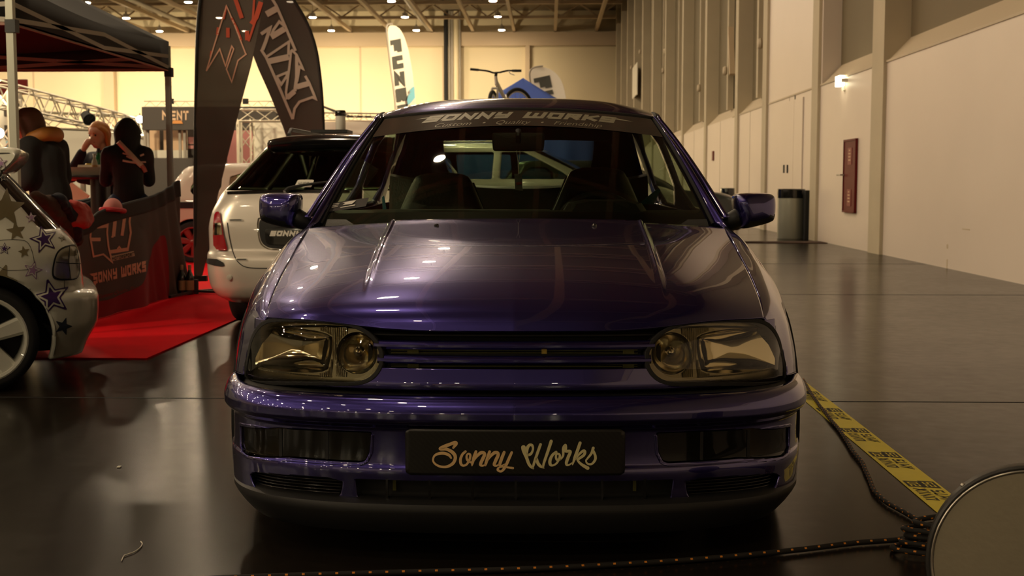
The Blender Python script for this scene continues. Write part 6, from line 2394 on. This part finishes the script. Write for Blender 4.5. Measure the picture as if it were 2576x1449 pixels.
def wflag(label, poly, letters, wave, pole, x_base):
    t = empty('feather_flag', (atY(x_base, 300, FY).x, FY, 0), label, 'flag')
    Pp = chaikin(poly, 2)
    a, b = Pp.min(0), Pp.max(0)
    xs, ys_ = np.meshgrid(np.linspace(a[0] - 1, b[0] + 1, 40), np.linspace(a[1] - 1, b[1] + 1, 100))
    bend = lambda x, y: .06 * math.sin((x - a[0]) / (b[0] - a[0]) * math.pi)
    P3 = np.array([[tuple(atY(xs[j, i], ys_[j, i], FY + bend(xs[j, i], 0))) for i in range(40)] for j in range(100)])
    fb = MB().grid(P3, sdp(xs, ys_, Pp), flip=True).build('fabric', 'flag_white', t, thick=.004, smooth=80)
    for vs_fs in letters:
        g = MB()
        for vs, fs in vs_fs:
            g.add([atY(v[0], v[1], FY + bend(v[0], 0) - .02) for v in vs], fs)
        g.build('lettering', 'flag_black', fb, thick=.004, smooth=None)
    for w_ in wave:
        g = MB().prism(w_, lambda p: atY(p[0], p[1], FY - .01), lambda p: atY(p[0], p[1], FY - .02))
        g.build('blue_print', 'flag_blue', fb, smooth=None)
    MB().tube([atY(x, y, FY + .02) for x, y in cr(pole, 6)] , .018, n=8).build('pole', 'pipe_grey', t)
    bb = atY(x_base, 300, FY)
    MB().lathe([(0, 0), (.28, 0), (.28, .03), (.03, .05), (.03, .4)], (bb.x, FY + .02, 0), n=20).build('base', 'rubber', t)
    return t


def rot_letters(text, A, B, w, wt, cw=1., gap=.35):
    """heavy letters running down the flag from A to B, w = letter height vector"""
    st_, L = strokes(text, 1., cw, gap, wt)
    A, B, w = np.array(A, float), np.array(B, float), np.array(w, float)
    return [([A + (B - A) * v[0] / L + w * v[1] for v in vs], fs) for vs, fs in st_]


wflag('white feather flag with black letters FUZES and a blue wave', [(974, 66), (990, 62), (1008, 72), (1024, 110), (1034, 160), (1041, 210), (1046, 262), (1048, 420), (1004, 430), (996, 262), (986, 180), (978, 110)],
      [rot_letters('FUZES', (982, 102), (1003, 298), (26, -5), .42, cw=1.1, gap=.28)],
      [[(1027, 240), (1040, 222), (1042, 216), (1043, 228), (1044, 246), (1034, 258), (1026, 264), (1024, 252)], [(1030, 228), (1040, 217), (1041, 221), (1031, 233)]],
      [(1002, 640), (1001, 430), (994, 262), (984, 180), (976, 110), (973, 66), (988, 60)], 1002)
FY = 29.0
wflag('white feather flag with black letters FU beside the blue tent', [(1334, 180), (1345, 170), (1366, 168), (1390, 176), (1408, 194), (1418, 216), (1425, 250), (1430, 330), (1428, 440), (1376, 440), (1360, 320), (1344, 240), (1336, 205)],
      [rot_letters('FUZES', (1342, 198), (1376, 372), (41, -9), .40, cw=1.1, gap=.24)], [], [(1376, 640), (1374, 440), (1358, 320), (1342, 240), (1333, 200), (1333, 180), (1345, 169), (1366, 166)], 1376)

# ------------------------------------------------------------------ blue tent
TYY = 26.
pk = atY(1316, 196, TYY)
tt = empty('blue_tent', (pk.x, TYY, 0), 'blue peaked tent with drawn blue side walls behind the bicycle', 'tent')
hw_ = 1.62
ez = atY(1400, 318, TYY).z
c4 = [Vector((pk.x + sx * hw_, TYY + sy * hw_, ez)) for sx, sy in ((-1, -1), (1, -1), (1, 1), (-1, 1))]
rf = MB()
for k in range(4):
    a, b = c4[k], c4[(k + 1) % 4]
    rf.grid(np.array([[tuple((a * (1 - u) + b * u) * (1 - w) + Vector(pk) * w - Vector((0, 0, .04 * math.sin(math.pi * w)))) for u in np.linspace(0, 1, 9)] for w in np.linspace(0, 1, 9)]))
    rf.grid(np.array([[tuple((a * (1 - u) + b * u) - Vector((0, 0, h))) for u in np.linspace(0, 1, 9)] for h in (0, .28)]))
rf.build('tent_roof', 'blue_tent', tt, thick=.006)
for k in (0, 1, 2, 3):
    a, b = c4[k], c4[(k + 1) % 4]
    n_ = Vector((0, -1, 0)) if k in (0, 2) else Vector((1, 0, 0))
    wl = MB().grid(np.array([[tuple((a * (1 - u) + b * u) * 1.0 - Vector((0, 0, h)) + n_ * .05 * math.sin(u * 42 + h) * min(1, h)) for u in np.linspace(0, 1, 80)] for h in np.linspace(.1, ez - .03, 8)]))
    wl.build('side_wall', 'blue_tent', tt, thick=.006, smooth=80)
for c in c4: MB().bar((c.x, c.y, 0), c, .05, .05).build('pole', 'pole_alu', tt, smooth=None)

# ------------------------------------------------------------------ bicycle carried on the roof of the grey estate
BY = 18.6
base = atY(1262, 300, BY)
rz = 1.66
bk = empty('bicycle', (base.x, BY, rz), 'white bicycle with wide black handlebar standing on the estate roof rack', 'bicycle')
hb_ = atY(1248, 180, BY)
pt = lambda px, py, dy=0: atY(px, py, BY + dy)
fr_ = MB()
hd0, hd1 = pt(1247, 192), pt(1249, 212)
bb_ = pt(1278, 262, .35)
st0 = pt(1296, 214, .75)
fr_.tube([hd0, hd1], .025, n=10)
fr_.tube([hd1, bb_], .026, n=10)
fr_.tube([pt(1248, 202), pt(1272, 250, .6)], .022, n=10)
fr_.tube([bb_, pt(1272, 240, .6)], .018, n=10)
fr_.build('frame', 'bike_white', bk)
hbm = MB()
hbm.tube(cr([pt(1183, 174), pt(1205, 176), pt(1228, 179), pt(1240, 183), pt(1248, 183), pt(1258, 182), pt(1276, 178), pt(1292, 178), pt(1312, 178)], 5), .014, n=10)
hbm.tube([pt(1248, 183), pt(1247, 194)], .022, n=10)
hbo = hbm.build('handlebar', 'rubber', bk)
for a, b in (((1183, 174), (1204, 176)), ((1288, 178), (1312, 178))):
    MB().tube([pt(*a), pt(*b)], .020, n=10).build('grip', 'blackplastic', hbo)
MB().tube([pt(1280, 179, -.02), pt(1283, 185, -.04), pt(1294, 189, -.06)], .008, n=6).build('brake_lever', 'bike_white', hbo)
# suspension fork and front wheel, the wheel turned edge on
fk = MB()
for dx in (-6.5, 8):
    fk.tube([pt(1244 + dx, 222), pt(1242 + dx, 262)], .017, n=10)
fk.tube([pt(1237, 222), pt(1253, 222)], .018, n=8)
fk.build('fork', 'bike_white', bk)


def bike_wheel(c, r, axis, name='wheel'):
    ax = Vector(axis).normalized()
    u = ax.orthogonal().normalized(); v = ax.cross(u)
    ty = MB().tube([c + (u * math.cos(a) + v * math.sin(a)) * r for a in np.linspace(0, 2 * math.pi, 40, endpoint=False)], .028, n=8, closed=True)
    w = ty.build(name, 'tyre', bk)
    MB().tube([c + (u * math.cos(a) + v * math.sin(a)) * (r - .036) for a in np.linspace(0, 2 * math.pi, 40, endpoint=False)], .012, n=6, closed=True).build('rim', 'bike_white', w)
    sp_ = MB()
    for k in range(16):
        a = 2 * math.pi * k / 16
        sp_.tube([c, c + (u * math.cos(a) + v * math.sin(a)) * (r - .04)], .0025, n=4)
    sp_.tube([c - ax * .04, c + ax * .04], .022, n=8)
    sp_.build('spokes', 'steel', w)


fwc = Vector((pt(1240, 250).x, BY, rz + .375))
bike_wheel(fwc, .335, (1, -.15, 0))
rwc = Vector((pt(1303, 258, .8).x, BY + .8, rz + .47))
bike_wheel(rwc, .335, (.75, -.66, 0))
MB().tube([pt(1272, 240, .6), Vector((rwc.x, rwc.y, rwc.z))], .014, n=8).tube([bb_, Vector((rwc.x, rwc.y, rwc.z))], .014, n=8).build('stays', 'bike_white', bk)

# sloping carrier that holds the bicycle over the roof rack
ca_ = MB()
f0, r0 = fwc - Vector((0, 0, .365)), rwc - Vector((0, 0, .365))
dv = (r0 - f0) * .18
ca_.bar(f0 - dv - Vector((0, 0, .012)), r0 + dv - Vector((0, 0, .012)), .07, .022)
for p in (f0, r0):
    ca_.bar(Vector((p.x, p.y, p.z - .02)), Vector((p.x, p.y, 1.60)), .03, .03)
ca_.bar(bb_ + Vector((.0, 0, 0)), Vector((bb_.x + .1, bb_.y, 1.60)), .025, .025)
ca_.build('bike_carrier', 'steel', bdW, smooth=None)
# ================================================================== tape, ropes and the stand in front
q0, q1 = atZ(2132, 1100), atZ(2206, 1100)
tx0, tx1 = q0.x, q1.x
ty0, ty1 = atZ(2376, 1290).y - .03, 8.2
tape = single(MB().box(((tx0 + tx1) / 2, (ty0 + ty1) / 2, .0016), (tx1 - tx0, ty1 - ty0, .0012)), 'floor_tape', 'tape', 'yellow printed barrier tape laid along the floor right of the blue hatchback', 'tape', smooth=None)
tw = tx1 - tx0
ink, box_ = MB(), MB()
neg = MB()
zk = .0026
yc = [atZ(2330, y).y for y in (1237, 1153, 1095, 1045, 999)]
step = (yc[-1] - yc[0]) / 4
ycs = [yc[0] + step * k for k in range(0, 9)]


def tp(u, v, z=zk):   # u along +Y (reading direction), v up = -X
    return Vector((tx1 - tw * v, u, z))


for y in ycs:
    ln = .245
    for row, (word, num) in enumerate((('UNIX', '20'), ('aMTS', '25'))):
        v0 = .54 if row == 0 else .12
        hgt = .34
        st_, L = strokes(word, 1., .66, .16, .20, shear=.25, wide=('M',))
        for vs, fs in st_:
            ink.add([tp(y - ln / 2 + .150 * v[0] / L - (0 if row == 0 else .02), v0 + hgt * v[1]) for v in vs], fs)
        bx0, bx1 = y - ln / 2 + .160 - (0 if row == 0 else .01), y + ln / 2 + .005
        box_.add([tp(bx0 + .008, v0 - .05), tp(bx1 + .0, v0 - .05), tp(bx1 + .014, v0 + hgt + .045), tp(bx0 + .022, v0 + hgt + .045)], [(0, 1, 2, 3)])
        st_, L = strokes(num, 1., .9, .25, .16, shear=.2)
        for vs, fs in st_:
            neg.add([tp(bx0 + .022 + (bx1 - bx0 - .034) * v[0] / L, v0 + .03 + (hgt - .06) * v[1], zk + .0006) for v in vs], fs)
# the print belongs to the tape's own mesh
tme = tape.data
for mt_ in ('tapeink', 'tape'): tme.materials.append(MATS[mt_])
inv_ = WM[tape.name].inverted()
vs_, fs_, mi_ = [tuple(v.co) for v in tme.vertices], [tuple(p.vertices) for p in tme.polygons], [0] * len(tme.polygons)
for g, k in ((ink, 1), (box_, 1), (neg, 2)):
    b_ = len(vs_)
    vs_ += [tuple(inv_ @ v) for v in g.v]
    fs_ += [tuple(b_ + i for i in f) for f in g.f]
    mi_ += [k] * len(g.f)
tme.clear_geometry()
tme.from_pydata(vs_, [], fs_)
for p_, k in zip(tme.polygons, mi_): p_.material_index = k


def rope(name, pts, r, label, n=9, per=.007):
    q = cr(pts, 10)
    # resample evenly so the orange tracer marks repeat regularly
    s = np.concatenate([[0], np.cumsum(np.linalg.norm(np.diff(q, axis=0), axis=1))])
    m_ = int(s[-1] / per)
    t = np.linspace(0, s[-1], m_)
    P = [Vector((np.interp(k, s, q[:, 0]), np.interp(k, s, q[:, 1]), np.interp(k, s, q[:, 2]))) for k in t]
    mb_ = MB().tube(P, r, n=n, mats=lambda i, k: 1 if (i % 3 == 0 and k % 5 == (i // 3) % 2 * 2) else 0)
    return single(mb_, name, ['rope', 'rope_orange'], label, 'rope', smooth=60)


G = lambda px, py, z=.010: tuple(atZ(px, py, z))
rope('rope', [G(2020, 955), G(2040, 989), G(2060, 1018), G(2070, 1030), G(2090, 1056), G(2109, 1078), G(2130, 1109), G(2145, 1134), G(2169, 1164), G(2177, 1183), G(2187, 1204), G(2197, 1230), G(2208, 1244), G(2229, 1263), G(2253, 1277), G(2282, 1293), G(2316, 1314), G(2360, 1338), G(2420, 1352)], .0075,
     'black rope with orange flecks crossing the yellow tape beside the car')
r2 = rope('rope', [G(350, 1475), G(480, 1459), G(700, 1449), G(1000, 1440), G(1300, 1432), G(1550, 1420), G(1780, 1405), G(2000, 1384), G(2150, 1366), G(2262, 1357), G(2330, 1340), G(2400, 1330), G(2470, 1340)], .0075,
          'black rope with orange flecks lying across the floor in front of the car')
# slack coil beside the post
co = []
for k in range(60):
    a = k / 60 * 2 * math.pi * 5
    p = atZ(2345, 1380, .012)
    co.append((p.x + .10 * math.cos(a) * (1 + .12 * math.sin(a * .37)) + .004 * k * .2, p.y + .055 * math.sin(a) * (1 + .2 * math.cos(a * .21)), .012 + .018 * (k // 12) + .004 * math.sin(a * 2)))
rope('rope', co, .0075, 'bunched coil of black rope with orange flecks beside the round plate')

# barrier post tipped on its side: round plate towards the camera
dc = atY(2600, 1440, 2.52)
R0 = .212
dc.z = R0 + .001
t = empty('barrier_post', (dc.x, dc.y, 0), 'barrier post lying on its side with its round plate facing forward', 'barrier post')
ax = (CAM - dc); ax.z *= .25; ax.x *= .8; ax.normalize()
R3 = ax.to_track_quat('Z', 'Y').to_matrix()
zc_ = R0 * 1.0
MB().lathe([(R0 - .016, .030), (R0 - .006, .031), (R0 - .001, .027), (R0, .018), (R0, -.012), (R0 - .010, -.018), (0, -.018)], dc, n=72, rot=R3).build('plate_rim', 'disc_rim', t)
MB().lathe([(R0 - .010, .026), (R0 - .012, .0295), (R0 * .6, .0315), (R0 * .3, .033), (0, .0335)], dc, n=72, rot=R3).build('plate_face', 'disc_face', t)
MB().lathe([(R0 - .0165, .0285), (R0 - .012, .0325), (R0 - .008, .0285)], dc, n=72, rot=R3).build('rim_bead', 'steel', t)
back = dc - ax * .95
MB().tube([dc - ax * .018, Vector((back.x, back.y, .035))], .028, n=20).build('post', 'disc_rim', t)
for a in (118, 122):
    p = dc + R3 @ Vector((R0 * math.cos(R_(a)), R0 * math.sin(R_(a)), .0))
pp_ = dc + R3 @ Vector((R0 * math.cos(R_(132)), R0 * math.sin(R_(132)), .012))
MB().lathe([(0, -.005), (.004, -.004), (.006, 0), (.004, .004), (0, .005)], pp_, n=10).build('rivet', 'steel', t)
# white thread on the floor
rp_ = MB().tube([Vector(G(px, py, .003)) for px, py in cr([(306, 1410), (312, 1398), (322, 1394), (338, 1388), (352, 1378), (358, 1368), (354, 1362)], 6)], .0016, n=6)
single(rp_, 'thread', 'flag_white', 'curly white thread lying on the dark floor in front of the coupe', 'thread')
for px, py, r, lb in ((300, 1174, .006, 'tiny white scrap on the dark floor below the red carpet'), ):
    p = atZ(px, py, .003)
    single(MB().box(p, (r * 2, r * 3, .003)), 'paper_scrap', 'flag_white', lb, 'scrap', smooth=None)
# ------------------------------------------------------------------ unseen fill spots added to brighten the stands and far wall
def fill_spot(name, loc, aim, power, size=.5, angle=100, col=(1., .80, .50)):
    ld = bpy.data.lights.new(name, 'SPOT')
    ld.energy = power
    ld.color = col
    ld.spot_size = R_(angle)
    ld.spot_blend = .8
    ld.shadow_soft_size = size
    o = bpy.data.objects.new(name, ld)
    COL.objects.link(o)
    o.location = loc
    o.rotation_euler = (Vector(aim) - Vector(loc)).to_track_quat('-Z', 'Y').to_euler()
    return o


for x in (-9, -17, -25, -33):
    fill_spot('wall_fill_light', (x, 80, 1.5), (x, 90, 5.0), 4200, .4, 100)  # added low in front of the far wall to make it glow
# unseen fill spots added to brighten the carpet, nearby cars and far stands
fill_spot('stand_fill_light', (-7.5, 14.5, 3.2), (-3.5, 9.5, .8), 500, .15, 110)
fill_spot('stand_fill_light', (-6.2, 4.6, 3.6), (-2.6, 8.6, .6), 420, .12, 75)
fill_spot('stand_fill_light', (-1.0, 19.5, 3.4), (-4.5, 24, 1.6), 700, .15, 120)
fill_spot('stand_fill_light', (-9.5, 20.5, 3.6), (-9, 26, 1.8), 700, .15, 120)
# added behind the camera for reflections in the car: truss, spotlights, wall, counter
truss('lighting_truss', 'long truss with spotlights added behind the camera for reflections in the car', (-24, -17, 3.3), (3.5, -17, 3.3), .35, legs=True)
for k in range(16):
    x = -23 + k * 1.65 + .5 * math.sin(k * 2.3)
    spotlight((x, -16.7, 3.02 + .12 * math.sin(k * 3.1)), 'small lit spotlight added on the truss behind the camera for reflections', (.1 * math.sin(k), 1, -.35), .75)['group'] = 'added spotlights behind the camera'
single(MB().box((-11, -19, 1.3), (9, .1, 2.6)), 'booth_wall', 'booth_white', 'pale wall added behind the camera for reflections in the car', 'stand wall', smooth=None)  # added pale surface for the car paint to reflect
single(MB().box((-3, -18.5, .6), (2.4, .5, 1.2)), 'reflection_counter', 'yellow', 'yellow counter block added behind the camera for reflections in the car', 'counter', smooth=None)  # added yellow block for the car paint to reflect
WORLD, EXPO = 0.03, 0.12
# ------------------------------------------------------------------ view settings
w = bpy.data.worlds.new('world')
SC.world = w
w.use_nodes = True
w.node_tree.nodes['Background'].inputs[0].default_value = (1, .8, .55, 1)
w.node_tree.nodes['Background'].inputs[1].default_value = WORLD
SC.view_settings.view_transform = 'Standard'
SC.view_settings.look = 'None'
SC.view_settings.exposure = EXPO
SC.view_settings.gamma = 1
SC.view_settings.use_curve_mapping = False
SC.cycles.use_denoising = True
SC.cycles.max_bounces = 6
SC.cycles.diffuse_bounces = 2
SC.cycles.glossy_bounces = 4
SC.cycles.transmission_bounces = 4
SC.cycles.transparent_max_bounces = 12
SC.cycles.caustics_reflective = False
SC.cycles.caustics_refractive = False
SC.cycles.sample_clamp_indirect = 4
SC.cycles.use_adaptive_sampling = True
SC.cycles.adaptive_threshold = .035
